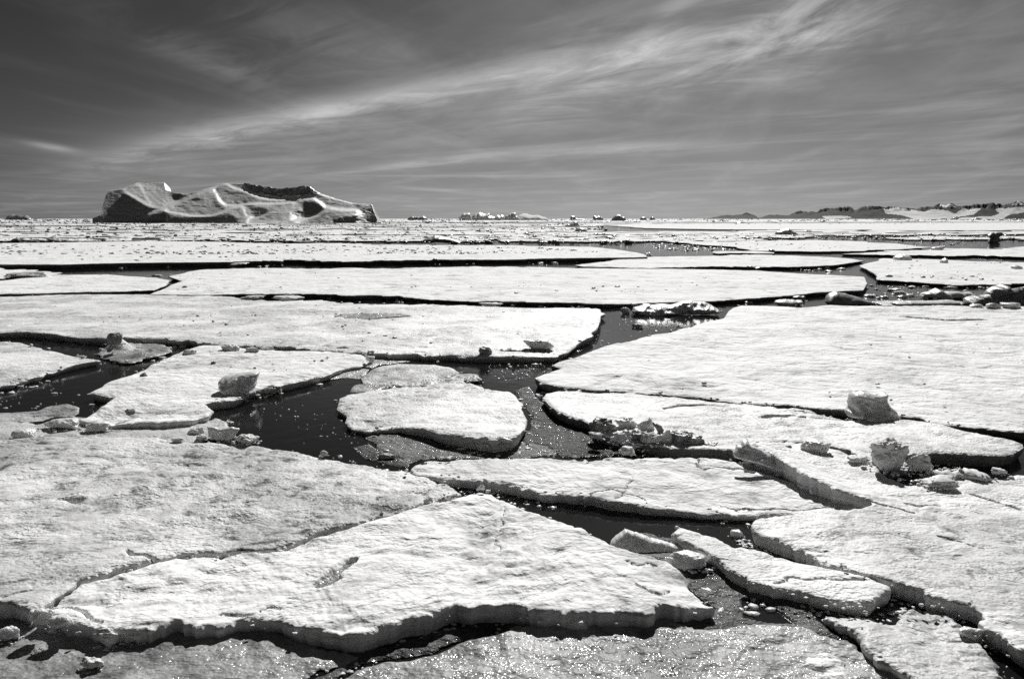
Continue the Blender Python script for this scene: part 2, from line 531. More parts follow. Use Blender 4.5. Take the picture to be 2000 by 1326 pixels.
def floe(label, pts, h=0.24, mat='snow', wall='wall', cat='ice floe', group=None, name='ice_floe', seed=0, step=4.0,
         lip=0.03, rough_edge=1.0, cracks=(), relief=1.0, lifts=(), pits=(), thick=0.35, kind=None, lip_w=0.09, parts=True):
    pts = np.array([(p[0], p[1], p[2] if len(p) > 2 else 0.0) for p in pts], float)
    # densify in the photo, then go to the world
    dens = []
    n = len(pts)
    for i in range(n):
        a, b = pts[i], pts[(i + 1) % n]
        vm = (a[1] + b[1]) / 2
        sx_ = np.clip(4 + (560 - vm) / 20, 3.2, 9)
        sy_ = np.clip((vm - 425) / 40, 0.7, 3.2)
        L = max(abs(b[0] - a[0]) / sx_, abs(b[1] - a[1]) / sy_)
        off = min(a[1], b[1]) > 1345 or max(a[0], b[0]) < -20 or min(a[0], b[0]) > 2020
        k = max(1, int(L / (6 if off else 1)))
        for j in range(k): dens.append(a + (b - a) * j / k)
    dens = np.array(dens)
    # order is made counter-clockwise in the world
    w = P(dens[:, 0], dens[:, 1], h + dens[:, 2])
    xy = w[:, :2]
    area = 0.5 * np.sum(xy[:, 0] * np.roll(xy[:, 1], -1) - np.roll(xy[:, 0], -1) * xy[:, 1])
    if area < 0: xy = xy[::-1]; dens = dens[::-1]
    dist = np.hypot(xy[:, 0], xy[:, 1])
    # ragged edge
    tang = np.roll(xy, -1, 0) - np.roll(xy, 1, 0)
    tang /= np.maximum(np.linalg.norm(tang, axis=1), 1e-9)[:, None]
    nor = np.stack([tang[:, 1], -tang[:, 0]], 1)
    k = np.clip(dist / 14.0, 0.8, 14)
    j = 0.055 * fb2(xy[:, 0] / (0.55 * k), xy[:, 1] / (0.55 * k), 4, seed + 11, 0.62) * k ** 0.9 * rough_edge
    j += 0.028 * vn2(xy[:, 0] / (0.07 * k), xy[:, 1] / (0.07 * k), seed + 5) * k * rough_edge
    j *= 1 + 0.35 * (k - 0.8)
    j *= np.clip(0.8 + 1.1 * vn2(xy[:, 0] / (1.3 * k), xy[:, 1] / (1.3 * k), seed + 90), 0.25, 1.9)
    xy = xy + nor * j[:, None]
    ring = xy
    ALL_RINGS.append((ring, h, dens))
    # interior points, from a grid that is denser near the camera
    umin, umax = max(dens[:, 0].min(), -90), min(dens[:, 0].max(), 2090)
    vmin, vmax = dens[:, 1].min(), min(dens[:, 1].max(), 1420)
    P2 = []
    v = vmin
    while v < vmax:
        sv = np.clip((v - 425) / 45, 0.9, step * 0.8)
        su = np.clip(step + (560 - v) / 25, step, 11)
        us = np.arange(umin, umax, su)
        P2.append(np.stack([us + rng.uniform(-0.3, 0.3, len(us)) * su, np.full(len(us), v) + rng.uniform(-0.3, 0.3, len(us)) * sv], 1))
        v += sv
    P2 = np.concatenate(P2)
    g = P(P2[:, 0], P2[:, 1], h)[:, :2]
    g = g[inside(g[:, 0], g[:, 1], ring)]
    # rings just inside the edge for the rounded lip
    kk = np.clip(dist / 14.0, 0.8, 12)
    extra = []
    nr = 0.5 * nor + 0.25 * (np.roll(nor, 1, 0) + np.roll(nor, -1, 0))
    for q in (0.025, 0.06, 0.15):
        e = ring - nr * (q * kk)[:, None]
        extra.append(e[inside(e[:, 0], e[:, 1], ring)])
    d_, _ = dist_to(g, ring)
    dg = np.hypot(g[:, 0], g[:, 1])
    g = g[d_ > 0.03 * np.clip(dg / 14, 0.8, 12)]
    cr = []
    for line, wdt, dep in cracks:
        wdt *= 0.75; dep *= 1.5
        lp = P([q[0] for q in line], [q[1] for q in line], h)[:, :2]
        seg = []
        for a, b in zip(lp[:-1], lp[1:]):
            m = max(1, int(np.linalg.norm(b - a) / 0.05))
            seg += [a + (b - a) * i / m for i in range(m)]
        seg = np.array(seg + [lp[-1]])
        seg = seg + 0.05 * np.stack([vn2(seg[:, 0] * 5, seg[:, 1] * 5, 3), vn2(seg[:, 0] * 5, seg[:, 1] * 5, 4)], 1)
        cr.append((seg, wdt, dep))
        for off in (-1.2, -0.5, 0, 0.5, 1.2):
            tn = np.gradient(seg, axis=0); tn /= np.maximum(np.linalg.norm(tn, axis=1), 1e-9)[:, None]
            e = seg + np.stack([-tn[:, 1], tn[:, 0]], 1) * off * wdt
            extra.append(e[inside(e[:, 0], e[:, 1], ring)])
    allp = np.concatenate([ring, g] + extra) if len(g) else np.concatenate([ring] + extra)
    nb = len(ring)
    coords = [Vector((float(a), float(b))) for a, b in allp]
    edges = [(i, (i + 1) % nb) for i in range(nb)]
    vo, _, fo, _, _, _ = delaunay_2d_cdt(coords, edges, [], 1, 1e-4)
    X = np.array([(q.x, q.y) for q in vo])
    tris = [tuple(f) for f in fo if len(f) == 3]
    # make faces counter-clockwise
    T = np.array(tris)
    ar = (X[T[:, 1], 0] - X[T[:, 0], 0]) * (X[T[:, 2], 1] - X[T[:, 0], 1]) - (X[T[:, 2], 0] - X[T[:, 0], 0]) * (X[T[:, 1], 1] - X[T[:, 0], 1])
    T[ar < 0] = T[ar < 0][:, ::-1]
    used = np.unique(T)
    remap = np.full(len(X), -1); remap[used] = np.arange(len(used))
    X = X[used]; T = remap[T]
    # heights
    D, idx = dist_to(X, ring)
    dd = np.hypot(X[:, 0], X[:, 1])
    kd = np.clip(dd / 14.0, 0.8, 8)
    z = h + surf_noise(X[:, 0], X[:, 1], dd, seed + 21, relief)
    q = np.clip(D / (lip_w * kd), 0, 1)
    z -= lip * (1 - np.sqrt(np.clip(1 - (1 - q) ** 2, 0, 1)))
    z = np.where(D < lip_w * kd, h * 0 + z * 1.0, z)
    # raised edges
    dzr = dens[:, 2]
    if np.any(dzr > 0):
        src = ring[dzr > 0]; amt = dzr[dzr > 0]
        best = np.zeros(len(X))
        for s in range(0, len(X), 4000):
            dd2 = ((X[s:s + 4000, None] - src[None]) ** 2).sum(2)
            best[s:s + 4000] = (amt[None] * np.exp(-dd2 / (0.55 ** 2))).max(1)
        z += best
    for (lu, lv, r, a) in lifts:
        c = P(lu, lv, h)[:2]
        d2 = ((X - c) ** 2).sum(1) / (r * r)
        z += a * np.exp(-d2) * (1 + 0.5 * vn2(X[:, 0] * 4, X[:, 1] * 4, 9))
    for seg, wdt, dep in cr:
        dc, _ = dist_to(X, seg, False)
        z -= dep * np.exp(-(dc / wdt) ** 2 * 2.0)
    for poly, a in pits:
        pp = P([q_[0] for q_ in poly], [q_[1] for q_ in poly], h)[:, :2]
        ins = inside(X[:, 0], X[:, 1], pp)
        dp, _ = dist_to(X, pp)
        z = np.where(ins, h + (z - h) * np.clip(1 - dp / 0.06, 0, 1) - 1.6 * a * np.clip(dp / 0.06, 0, 1), z)
    top_v = np.column_stack([X, z])
    V = [top_v]
    faces = T.tolist()
    fm = [0] * len(faces)
    ntop = len(faces)
    base = len(X)
    loops = boundary_loops(faces)
    for lp in loops:
        lp = np.array(lp)
        r = X[lp]; zt = z[lp]
        m = len(lp)
        tg = np.roll(r, -1, 0) - np.roll(r, 1, 0)
        tg /= np.maximum(np.linalg.norm(tg, axis=1), 1e-9)[:, None]
        no = np.stack([tg[:, 1], -tg[:, 0]], 1)
        kk = np.clip(np.hypot(r[:, 0], r[:, 1]) / 14, 0.8, 5)
        prev = lp
        rows = [(0.9, 0.008), (0.7, 0.004), (0.45, -0.012), (0.2, -0.035), (0.0, -0.06), (-1.0, -0.10)]
        for fi, (fz, of) in enumerate(rows):
            zz = zt * fz if fz >= 0 else np.full(m, -thick)
            nn = fb3(np.column_stack([r * 2.5, zt * fz * 6 + seed]), 1.0, 3, seed) * 0.016 * kk
            rr = r + no * (of * kk + nn)[:, None]
            V.append(np.column_stack([rr, zz]))
            cur = base + np.arange(m); base += m
            a0, a1 = prev, np.roll(prev, -1)
            c0, c1 = cur, np.roll(cur, -1)
            faces += np.column_stack([a0, c0, c1, a1]).tolist()
            fm += [1] * m
            prev = cur
    V = np.concatenate(V)
    c = (float(ring[:, 0].mean()), float(ring[:, 1].mean()), 0.0)
    if not parts:
        o = add_mesh(name, V, faces, [M[mat], M[wall]], c, True, fm)
        tag(o, label, cat, group, kind)
        return o
    o = bpy.data.objects.new(name, None)
    o.location = c
    o.empty_display_size = 0.3
    C.objects.link(o)
    tag(o, label, cat, group, kind)
    cc = np.array(c)
    add_mesh('snow_cover', top_v - cc, faces[:ntop], [M[mat]], (0, 0, 0), True, None, o)
    wf = np.array(faces[ntop:])
    us_ = np.unique(wf); rm_ = np.full(len(V), -1); rm_[us_] = np.arange(len(us_))
    add_mesh('ice_edge', V[us_] - cc, rm_[wf], [M[wall]], (0, 0, 0), True, None, o)
    for poly, a in pits:
        if a < 0.045: continue
        pp = P([q_[0] for q_ in poly], [q_[1] for q_ in poly], h)[:, :2]
        ctr = pp.mean(0)
        m_ = 96
        t_ = np.linspace(0, len(pp), m_, endpoint=False)
        i0 = t_.astype(int) % len(pp); i1 = (i0 + 1) % len(pp); fr_ = (t_ % 1)[:, None]
        rg = pp[i0] * (1 - fr_) + pp[i1] * fr_
        rg = ctr + (rg - ctr) * (1.02 + 0.05 * vn2(rg[:, 0] * 5, rg[:, 1] * 5, 3))[:, None]
        tr, _, fo2, _, _, _ = delaunay_2d_cdt([Vector((float(x_), float(y_))) for x_, y_ in rg], [(i, (i + 1) % m_) for i in range(m_)], [], 1, 1e-4)
        pv = np.array([(q.x, q.y, h - a * 0.25) for q in tr])
        add_mesh('melt_pool', pv - cc, [list(f_) for f_ in fo2], [M['pool']], (0, 0, 0), True, None, o)
    return o

# ------------------------------------------------------------------ ice lumps
def ico(sub):
    t = (1 + 5 ** 0.5) / 2
    v = [(-1, t, 0), (1, t, 0), (-1, -t, 0), (1, -t, 0), (0, -1, t), (0, 1, t), (0, -1, -t), (0, 1, -t), (t, 0, -1), (t, 0, 1), (-t, 0, -1), (-t, 0, 1)]
    f = [(0, 11, 5), (0, 5, 1), (0, 1, 7), (0, 7, 10), (0, 10, 11), (1, 5, 9), (5, 11, 4), (11, 10, 2), (10, 7, 6), (7, 1, 8), (3, 9, 4), (3, 4, 2), (3, 2, 6), (3, 6, 8), (3, 8, 9), (4, 9, 5), (2, 4, 11), (6, 2, 10), (8, 6, 7), (9, 8, 1)]
    v = [np.array(q) / np.linalg.norm(q) for q in v]
    for _ in range(sub):
        cache = {}; nf = []
        def mid(a, b):
            k = (min(a, b), max(a, b))
            if k not in cache:
                q = v[a] + v[b]; v.append(q / np.linalg.norm(q)); cache[k] = len(v) - 1
            return cache[k]
        for a, b, c in f:
            ab, bc, ca = mid(a, b), mid(b, c), mid(c, a)
            nf += [(a, ab, ca), (b, bc, ab), (c, ca, bc), (ab, bc, ca)]
        f = nf
    return np.array(v), f
ICO = {k: ico(k) for k in (1, 2, 3, 4)}

def lump_verts(seed, sub=3, blocky=0.7, rough=0.12):
    """unit lump: a randomly cut block with eroded faces"""
    d, f = ICO[sub]
    r_ = np.random.default_rng(seed)
    nrm = r_.normal(size=(9, 3)); nrm /= np.linalg.norm(nrm, axis=1)[:, None]
    nrm = np.concatenate([nrm, [[0, 0, 1], [0, 0, -1]]])
    off = r_.uniform(0.5, 1.0, len(nrm))
    dn = d @ nrm.T
    q = np.where(dn > 0.05, off / np.maximum(dn, 0.05), 9)
    rad = np.minimum(np.sort(q, 1)[:, 0], 1.25)
    rad = rad * blocky + (1 - blocky) * 0.85
    p = d * rad[:, None]
    k = fb3(p + seed * 1.7, 1.6, 4, seed, 0.6)
    p = p * (1 + rough * k)[:, None]
    if sub > 2: p = p * (1 + 0.05 * np.abs(fb3(p + seed, 4.5, 3, seed + 9, 0.6)))[:, None]
    lo, hi = p.min(0), p.max(0)
    p = (p - (lo + hi) / 2) / (hi - lo) * 2       # fill the unit box
    return p, f

def chunk(label, u, v, w, hgt, zs=0.24, mat='block', seed=1, sub=3, blocky=0.75, rough=0.14, depth=0.8, rot=None, group=None,
          name='ice_chunk', cat='ice chunk', sink=0.12):
    """a lump standing at photo pixel (u, v), w x hgt photo pixels large, on a surface of height zs"""
    b = P(u, v, zs)
    m = math.hypot(b[0], b[1]) / F
    W_, H_ = w * m, hgt * m
    p, f = lump_verts(seed, sub, blocky, rough)
    p = p * np.array([W_ / 2, W_ / 2 * depth, H_ * (1 + sink) / 2])
    if rot:
        ca, sa = math.cos(rot), math.sin(rot)
        p = np.column_stack([p[:, 0] * ca - p[:, 2] * sa, p[:, 1], p[:, 0] * sa + p[:, 2] * ca])
        p[:, 2] *= H_ / max(np.ptp(p[:, 2]), 1e-6); p[:, 0] *= W_ / max(np.ptp(p[:, 0]), 1e-6)
    p[:, 2] -= p[:, 2].min() + H_ * sink
    p[:, 1] += W_ * depth * 0.35
    o = add_mesh(name, p, f, [M[mat]], (0, 0, 0), True)
    o.location = (float(b[0]), float(b[1]), zs)
    BASES.append((b[0], b[1], zs, W_))
    tag(o, label, cat, group)
    return o

def slab(label, outline, vbase, zs=0.24, thick=0.3, lean=0.3, mat='block', seed=1, step=2.5, relief=0.06, group=None,
         name='ice_slab', cat='ice slab', ubase=None, edge=None, sink=0.06, rag=1.2):
    """a solid with the given outline, standing (or leaning back) at photo row vbase: real distance, size and thickness"""
    o2 = np.array(outline, float)
    ub = o2[:, 0].mean() if ubase is None else ubase
    b = P(ub, vbase, zs)
    Y0 = float(b[1]) - lean * zs
    s_m = math.hypot(b[0], b[1]) / F
    dens = []
    n = len(o2)
    for i in range(n):
        a, c = o2[i], o2[(i + 1) % n]
        k = max(1, int(np.linalg.norm(c - a) / step))
        for j in range(k): dens.append(a + (c - a) * j / k)
    dens = np.array(dens)
    dens = dens + (rng.uniform(-0.3, 0.3, dens.shape)) * step * 0.4
    kq = max(6.0, 0.14 * np.ptp(o2[:, 0]))
    dens = dens + rag * np.column_stack([fb2(dens[:, 0] / kq, dens[:, 1] / kq, 3, seed), 0.8 * fb2(dens[:, 0] / kq + 9, dens[:, 1] / kq, 3, seed + 4)])
    us = np.arange(dens[:, 0].min(), dens[:, 0].max(), step)
    vs = np.arange(dens[:, 1].min(), dens[:, 1].max(), step)
    gu, gv = np.meshgrid(us, vs)
    g = np.column_stack([gu.ravel(), gv.ravel()])
    g = g[inside(g[:, 0], g[:, 1], dens)]
    d_, _ = dist_to(g, dens)
    g = g[d_ > step * 0.5]
    allp = np.concatenate([dens, g])
    vo, _, fo, _, _, _ = delaunay_2d_cdt([Vector((float(a), float(b_))) for a, b_ in allp], [(i, (i + 1) % len(dens)) for i in range(len(dens))], [], 1, 1e-3)
    X = np.array([(q.x, q.y) for q in vo]); T = np.array([tuple(f) for f in fo if len(f) == 3])
    ar = (X[T[:, 1], 0] - X[T[:, 0], 0]) * (X[T[:, 2], 1] - X[T[:, 0], 1]) - (X[T[:, 2], 0] - X[T[:, 0], 0]) * (X[T[:, 1], 1] - X[T[:, 0], 1])
    T[ar > 0] = T[ar > 0][:, ::-1]
    used = np.unique(T); rm = np.full(len(X), -1); rm[used] = np.arange(len(used)); X = X[used]; T = rm[T]
    D, _ = dist_to(X, dens)
    D = D * s_m                                    # metres to the outline
    R = (edge if edge is not None else thick * 0.5)
    prof = np.sqrt(np.clip(1 - (1 - np.clip(D / R, 0, 1)) ** 2, 0, 1))
    dx_, dy_, dz_ = ray(X[:, 0], X[:, 1])
    t = (Y0 + CAM_H * lean) / (dy_ - lean * dz_)
    W0 = np.column_stack([dx_ * t, dy_ * t, CAM_H + dz_ * t])
    nf = fb3(W0 / max(thick, 0.05), 1.1, 4, seed, 0.6) - 1.1 * np.abs(fb3(W0 / max(thick, 0.05), 2.3, 3, seed + 2, 0.5)) * 0.6
    nbk = fb3(W0 / max(thick, 0.05), 1.1, 4, seed + 50, 0.6)
    onb = D < 1e-6
    fr = W0.copy(); bk = W0.copy()
    fr[:, 1] -= prof * thick * 0.5 + prof * nf * relief
    bk[:, 1] += prof * thick * 0.5 + prof * nbk * relief
    isb = np.zeros(len(X), bool)
    lps = boundary_loops(T.tolist())
    for l in lps: isb[np.array(l)] = True
    bmap = np.arange(len(X)) + len(X)
    bmap[isb] = np.arange(len(X))[isb]
    V = np.concatenate([fr, bk])
    V[:, 2] = np.maximum(V[:, 2], zs - sink)
    faces = T.tolist() + bmap[T][:, ::-1].tolist()
    us_ = np.unique(np.array(faces)); rm = np.full(len(V), -1); rm[us_] = np.arange(len(us_))
    V = V[us_]; faces = rm[np.array(faces)].tolist()
    BASES.append((b[0], b[1], zs, np.ptp(o2[:, 0]) * s_m))
    o = add_mesh(name, V, faces, [M[mat]], (float(b[0]), float(b[1]), float(zs)), True)
    tag(o, label, cat, group)
    return o

def crumbs(name, label, pos, size, mat, seed=0, flat_=0.6, cat='ice rubble', sub=1):
    """many countless little lumps as one object"""
    d, f = ICO[sub]
    f = np.array(f)
    r_ = np.random.default_rng(seed)
    n = len(pos)
    k = len(d)
    sc_ = size[:, None] * r_.uniform(0.6, 1.3, (n, 3)); sc_[:, 2] *= flat_
    jit = 1 + r_.uniform(-0.35, 0.35, (n, k))
    ang = r_.uniform(0, 6.28, n)
    p = d[None] * jit[..., None] * sc_[:, None]
    x = p[..., 0] * np.cos(ang)[:, None] - p[..., 1] * np.sin(ang)[:, None]
    y = p[..., 0] * np.sin(ang)[:, None] + p[..., 1] * np.cos(ang)[:, None]
    p = np.stack([x, y, p[..., 2]], -1) + pos[:, None]
    ff = (f[None] + (np.arange(n) * k)[:, None, None]).reshape(-1, 3)
    o = add_mesh(name, p.reshape(-1, 3), ff, [M[mat]], (0, 0, 0), True)
    tag(o, label, cat, None, 'stuff')
    return o

# ------------------------------------------------------------------ the sea
def water():
    ys = np.concatenate([[-60, 0, 8], np.geomspace(12, 60000, 40)])
    v = []
    for y in ys:
        w = 80 + abs(y) * 1.6
        for i in range(9): v.append((w * (i / 4 - 1), y, 0.0))
    f = [(r * 9 + i, r * 9 + i + 1, (r + 1) * 9 + i + 1, (r + 1) * 9 + i) for r in range(len(ys) - 1) for i in range(8)]
    o = add_mesh('sea_water', v, f, [M['water']], (0, 0, 0), False)
    tag(o, None, None, None, 'structure')
water()
# ------------------------------------------------------------------ near floes (outlines measured on the photograph, laid on the water)
floe('big coarse grey-white floe filling the lower left, above the long thin crack',
     [(-140, 846), (0, 860), (60, 855), (130, 854), (250, 855), (330, 858), (400, 864), (470, 864), (500, 869), (560, 878), (600, 888), (640, 891), (690, 902),
      (740, 907), (800, 914), (830, 924), (868, 937), (884, 948), (897, 957), (893, 962), (882, 962), (857, 971), (820, 978), (801, 986), (761, 1000),
      (721, 1009), (673, 1022), (637, 1030), (600, 1041), (570, 1060), (540, 1069), (500, 1073), (430, 1079), (390, 1083), (340, 1090),
      (295, 1098), (195, 1126), (152, 1140), (131, 1156), (108, 1169), (82, 1190), (62, 1201), (40, 1191), (20, 1184), (0, 1184), (-140, 1178)],
     h=0.2, mat='snow_grey', seed=3, lifts=[(870, 955, 0.5, 0.03), (300, 960, 1.2, 0.08), (120, 1000, 1.5, 0.06)],
     cracks=[([(0, 1177), (20, 1170), (65, 1160)], 0.02, 0.05), ([(245, 1082), (285, 1090), (300, 1096)], 0.05, 0.06)],
     pits=[([(120, 985), (165, 985), (168, 990), (140, 995), (105, 990)], 0.05)])
floe('broad white floe at the bottom centre with a pointed far corner and melt pool',
     [(66, 1206), (86, 1196), (112, 1175), (135, 1161), (156, 1145), (196, 1131), (297, 1102), (343, 1094), (392, 1087), (432, 1083), (505, 1078), (545, 1075),
      (575, 1066), (604, 1049), (640, 1040), (676, 1032), (716, 1020), (750, 1013), (790, 1004), (822, 989), (858, 984), (893, 974), (912, 967), (919, 962),
      (932, 957), (961, 960), (989, 976), (1014, 992), (1058, 1005), (1095, 1020), (1131, 1040), (1172, 1056), (1194, 1071), (1241, 1087), (1272, 1094),
      (1314, 1106), (1326, 1118), (1342, 1134), (1340, 1150), (1370, 1168), (1392, 1184), (1345, 1190), (1295, 1194), (1275, 1207), (1260, 1210), (1238, 1205),
      (1186, 1207), (1150, 1203), (1076, 1206), (1047, 1206), (1003, 1197), (966, 1193), (922, 1195), (893, 1191), (857, 1204), (820, 1217), (783, 1228),
      (747, 1239), (706, 1249), (673, 1248), (637, 1243), (600, 1235), (586, 1231), (550, 1217), (513, 1212), (465, 1216), (421, 1224), (385, 1227), (293, 1233),
      (220, 1237), (165, 1231), (128, 1221), (108, 1214)],
     h=0.19, mat='snow_bright', seed=9, relief=1.1, lip=0.04,
     lifts=[(1350, 1165, 0.5, -0.12), (350, 1150, 0.9, -0.06), (1300, 1180, 0.35, 0.05), (760, 1020, 0.5, 0.05)],
     cracks=[([(988, 978), (982, 1010), (974, 1040), (972, 1072)], 0.015, 0.03), ([(1225, 1110), (1240, 1117), (1262, 1110), (1275, 1114)], 0.02, 0.05),
             ([(68, 1195), (140, 1193), (175, 1210), (200, 1216)], 0.04, 0.05), ([(430, 1200), (480, 1205), (520, 1190), (550, 1192)], 0.03, 0.04),
             ([(1245, 1150), (1270, 1165), (1290, 1168), (1310, 1160)], 0.03, 0.05)],
     pits=[([(702, 1092), (672, 1098), (650, 1114), (622, 1136), (600, 1152), (640, 1153), (672, 1138), (664, 1131), (682, 1116), (700, 1102)], 0.05)])
floe('long pale slab right of centre, pointed at both ends, dark water below it',
     [(798, 913), (804, 904), (813, 899), (835, 892), (893, 892), (966, 893), (1040, 893), (1110, 889), (1172, 890), (1223, 887), (1250, 887), (1296, 889), (1340, 890), (1362, 890),
      (1400, 893), (1437, 899), (1460, 911), (1512, 924), (1561, 937), (1587, 947), (1625, 960), (1655, 973), (1674, 984), (1644, 988), (1572, 994), (1512, 991),
      (1437, 993), (1362, 990), (1306, 985), (1250, 982), (1241, 979), (1150, 967), (1076, 959), (1022, 950), (966, 940), (930, 937), (893, 930), (857, 926), (820, 919)],
     h=0.23, mat='snow_bright', seed=14, thick=0.4,
     cracks=[([(1362, 892), (1364, 905), (1376, 914), (1400, 908), (1435, 911), (1470, 911)], 0.03, 0.07), ([(1420, 981), (1500, 984), (1560, 984), (1630, 981)], 0.02, 0.06),
             ([(1205, 970), (1220, 955), (1238, 928)], 0.012, 0.03), ([(1150, 962), (1165, 956), (1195, 951), (1260, 970)], 0.02, 0.04)])
floe('large white floe on the lower right with a rounded left tip and streaked surface',
     [(1466, 1023), (1472, 1016), (1484, 1011), (1512, 1008), (1569, 1005), (1625, 1001), (1655, 1001), (1684, 997), (1704, 988), (1700, 983), (1668, 966, 0.10), (1640, 957, 0.14), (1625, 949, 0.16),
      (1587, 934, 0.2), (1550, 915, 0.22), (1520, 896, 0.25), (1490, 880, 0.28), (1472, 871, 0.3), (1450, 872, 0.3), (1448, 866, 0.2), (1535, 868), (1600, 871), (1662, 889), (1711, 911), (1735, 930), (1775, 944), (1827, 943),
      (1869, 936), (1929, 935), (2000, 926), (2150, 916), (2150, 1330), (2000, 1266), (1970, 1249), (1955, 1237), (1925, 1224), (1904, 1206), (1914, 1191), (1887, 1183),
      (1850, 1174), (1812, 1159), (1775, 1144), (1745, 1132), (1719, 1125), (1681, 1114), (1644, 1102), (1606, 1091), (1569, 1072), (1535, 1061), (1494, 1046), (1471, 1035)],
     h=0.25, mat='snow', seed=21, relief=1.15, lifts=[(1900, 990, 1.0, 0.06), (1640, 1010, 0.3, 0.02)],
     cracks=[([(1900, 960), (1940, 968), (1990, 985)], 0.05, 0.06), ([(1700, 985), (1740, 990), (1790, 1000)], 0.04, 0.04), ([(1840, 1045), (1880, 1055), (1920, 1068)], 0.04, 0.04),
             ([(1770, 980), (1800, 984), (1830, 980)], 0.05, 0.06)])
floe('elongated floe right of centre between the long crack and the crumpled pressure ridge',
     [(1058, 775), (1065, 768), (1107, 764), (1160, 768), (1230, 768), (1260, 771), (1320, 777), (1380, 783), (1420, 789), (1480, 795), (1540, 799), (1580, 803), (1620, 813),
      (1652, 817), (1720, 822), (1760, 824), (1800, 828), (1840, 834), (1880, 843), (1920, 851), (1966, 860), (1996, 869), (1998, 874), (1982, 884), (1962, 891), (1920, 890), (1860, 886),
      (1820, 885), (1800, 890), (1790, 903), (1740, 915), (1713, 908), (1662, 884), (1600, 866), (1535, 863), (1470, 862), (1437, 880), (1400, 879), (1365, 877), (1310, 872), (1260, 866), (1200, 856),
      (1165, 846), (1156, 829), (1139, 820), (1107, 813), (1090, 805), (1069, 790)],
     h=0.25, mat='snow', wall='wall_dark', seed=27, relief=1.1,  # shade of the front face put into the edge colour
     lifts=[(1400, 800, 0.5, 0.05), (1530, 820, 0.5, 0.05)],
     cracks=[([(1300, 798), (1350, 793), (1420, 796)], 0.09, 0.10), ([(1490, 817), (1530, 822), (1575, 818)], 0.09, 0.09), ([(1640, 880), (1690, 900), (1720, 920)], 0.05, 0.07)])
floe('very large smooth white floe on the right, beyond the long thin crack',
     [(1046, 739), (1069, 728), (1097, 718), (1079, 714), (1090, 708), (1125, 699), (1146, 691), (1174, 679), (1195, 671), (1230, 663), (1260, 655), (1300, 647), (1348, 639), (1380, 628),
      (1416, 621), (1424, 607), (1448, 597), (1500, 599), (1560, 602), (1620, 597), (1680, 600), (1740, 600), (1840, 598), (1960, 599), (2120, 602), (2120, 850), (2000, 839), (1960, 835),
      (1920, 831), (1880, 829), (1824, 822), (1800, 810), (1756, 808), (1720, 806), (1640, 799), (1600, 798), (1572, 795), (1540, 788), (1480, 786), (1420, 780), (1380, 776), (1320, 770),
      (1260, 764), (1200, 761), (1153, 762), (1110, 760), (1090, 757), (1060, 748)],
     h=0.26, mat='snow_bright', wall='wall_dark', seed=33, lifts=[(1220, 735, 0.8, 0.08)],  # edge painted dark so the front face looks shaded
     cracks=[([(1765, 616), (1850, 622), (1920, 623)], 0.25, 0.18), ([(1940, 848), (1990, 860)], 0.03, 0.03)])
floe('wide white floe across the left middle ground with a ragged right end',
     [(-100, 577), (0, 577), (150, 576), (290, 575), (350, 577), (437, 581), (490, 586), (595, 588), (705, 591), (775, 594), (915, 599), (1020, 602), (1107, 602), (1170, 604), (1183, 613),
      (1174, 622), (1169, 636), (1160, 647), (1142, 661), (1125, 675), (1107, 687), (1080, 694), (1020, 695), (950, 694), (880, 692), (810, 690), (740, 687), (687, 684), (647, 680), (595, 676),
      (500, 671), (455, 671), (402, 667), (350, 665), (308, 662), (245, 660), (210, 663), (157, 659), (122, 655), (63, 649), (0, 650), (-100, 648)],
     h=0.26, mat='snow', seed=40, relief=1.2,
     pits=[([(650, 616), (700, 611), (780, 612), (800, 616), (730, 621), (680, 622)], 0.05), ([(800, 655), (840, 653), (850, 657), (820, 660)], 0.04)])
floe('white floe at the left edge just above the dark open lead',
     [(-110, 663), (0, 664), (35, 666), (70, 675), (105, 681), (157, 694), (192, 700), (165, 706), (140, 711), (87, 727), (35, 741), (0, 753), (-110, 785)],
     h=0.25, mat='snow', seed=44, relief=1.1)
floe('low wet snow island at the left, snow cone with a dark boulder on it',
     [(165, 688), (196, 677), (245, 669), (290, 669), (341, 674), (344, 684), (320, 690), (287, 699), (265, 704), (227, 706), (195, 701), (185, 695)],
     h=0.14, mat='snow_wet', seed=47, lifts=[(232, 682, 0.45, 0.35), (275, 694, 0.35, 0.12)])
floe('ragged white floe left of centre carrying the big carved ice block',
     [(178, 768), (199, 759), (210, 750), (262, 729), (304, 710), (322, 703), (352, 691), (385, 678), (430, 675), (490, 683), (595, 685), (650, 686), (705, 688), (730, 699), (712, 709), (670, 717),
      (635, 730), (600, 741), (565, 751), (530, 760), (500, 762), (472, 779), (437, 785), (402, 789), (425, 801), (410, 811), (378, 822), (330, 826), (280, 826), (215, 824), (152, 818), (190, 803), (224, 778)],
     h=0.22, mat='snow_bright', seed=51, lifts=[(280, 810, 0.9, -0.10), (200, 815, 0.6, -0.12), (380, 812, 0.4, -0.06), (420, 690, 0.3, 0.08)])
floe('rounded floe in the centre with a small block on its near edge',
     [(656, 774), (670, 767), (715, 762), (740, 755), (775, 751), (845, 746), (880, 741), (905, 740), (922, 747), (950, 760), (975, 763), (1002, 765), (1009, 776), (1025, 789), (1020, 801), (1032, 818), (1029, 839),
      (1016, 856), (1002, 866), (967, 869), (915, 862), (862, 853), (827, 842), (775, 832), (722, 834), (680, 832), (663, 822), (666, 808), (652, 794)],
     h=0.2, mat='snow', seed=57, relief=1.5, lifts=[(760, 770, 0.6, 0.09), (860, 775, 0.7, 0.08), (990, 835, 0.35, -0.06), (720, 825, 0.4, -0.08)])
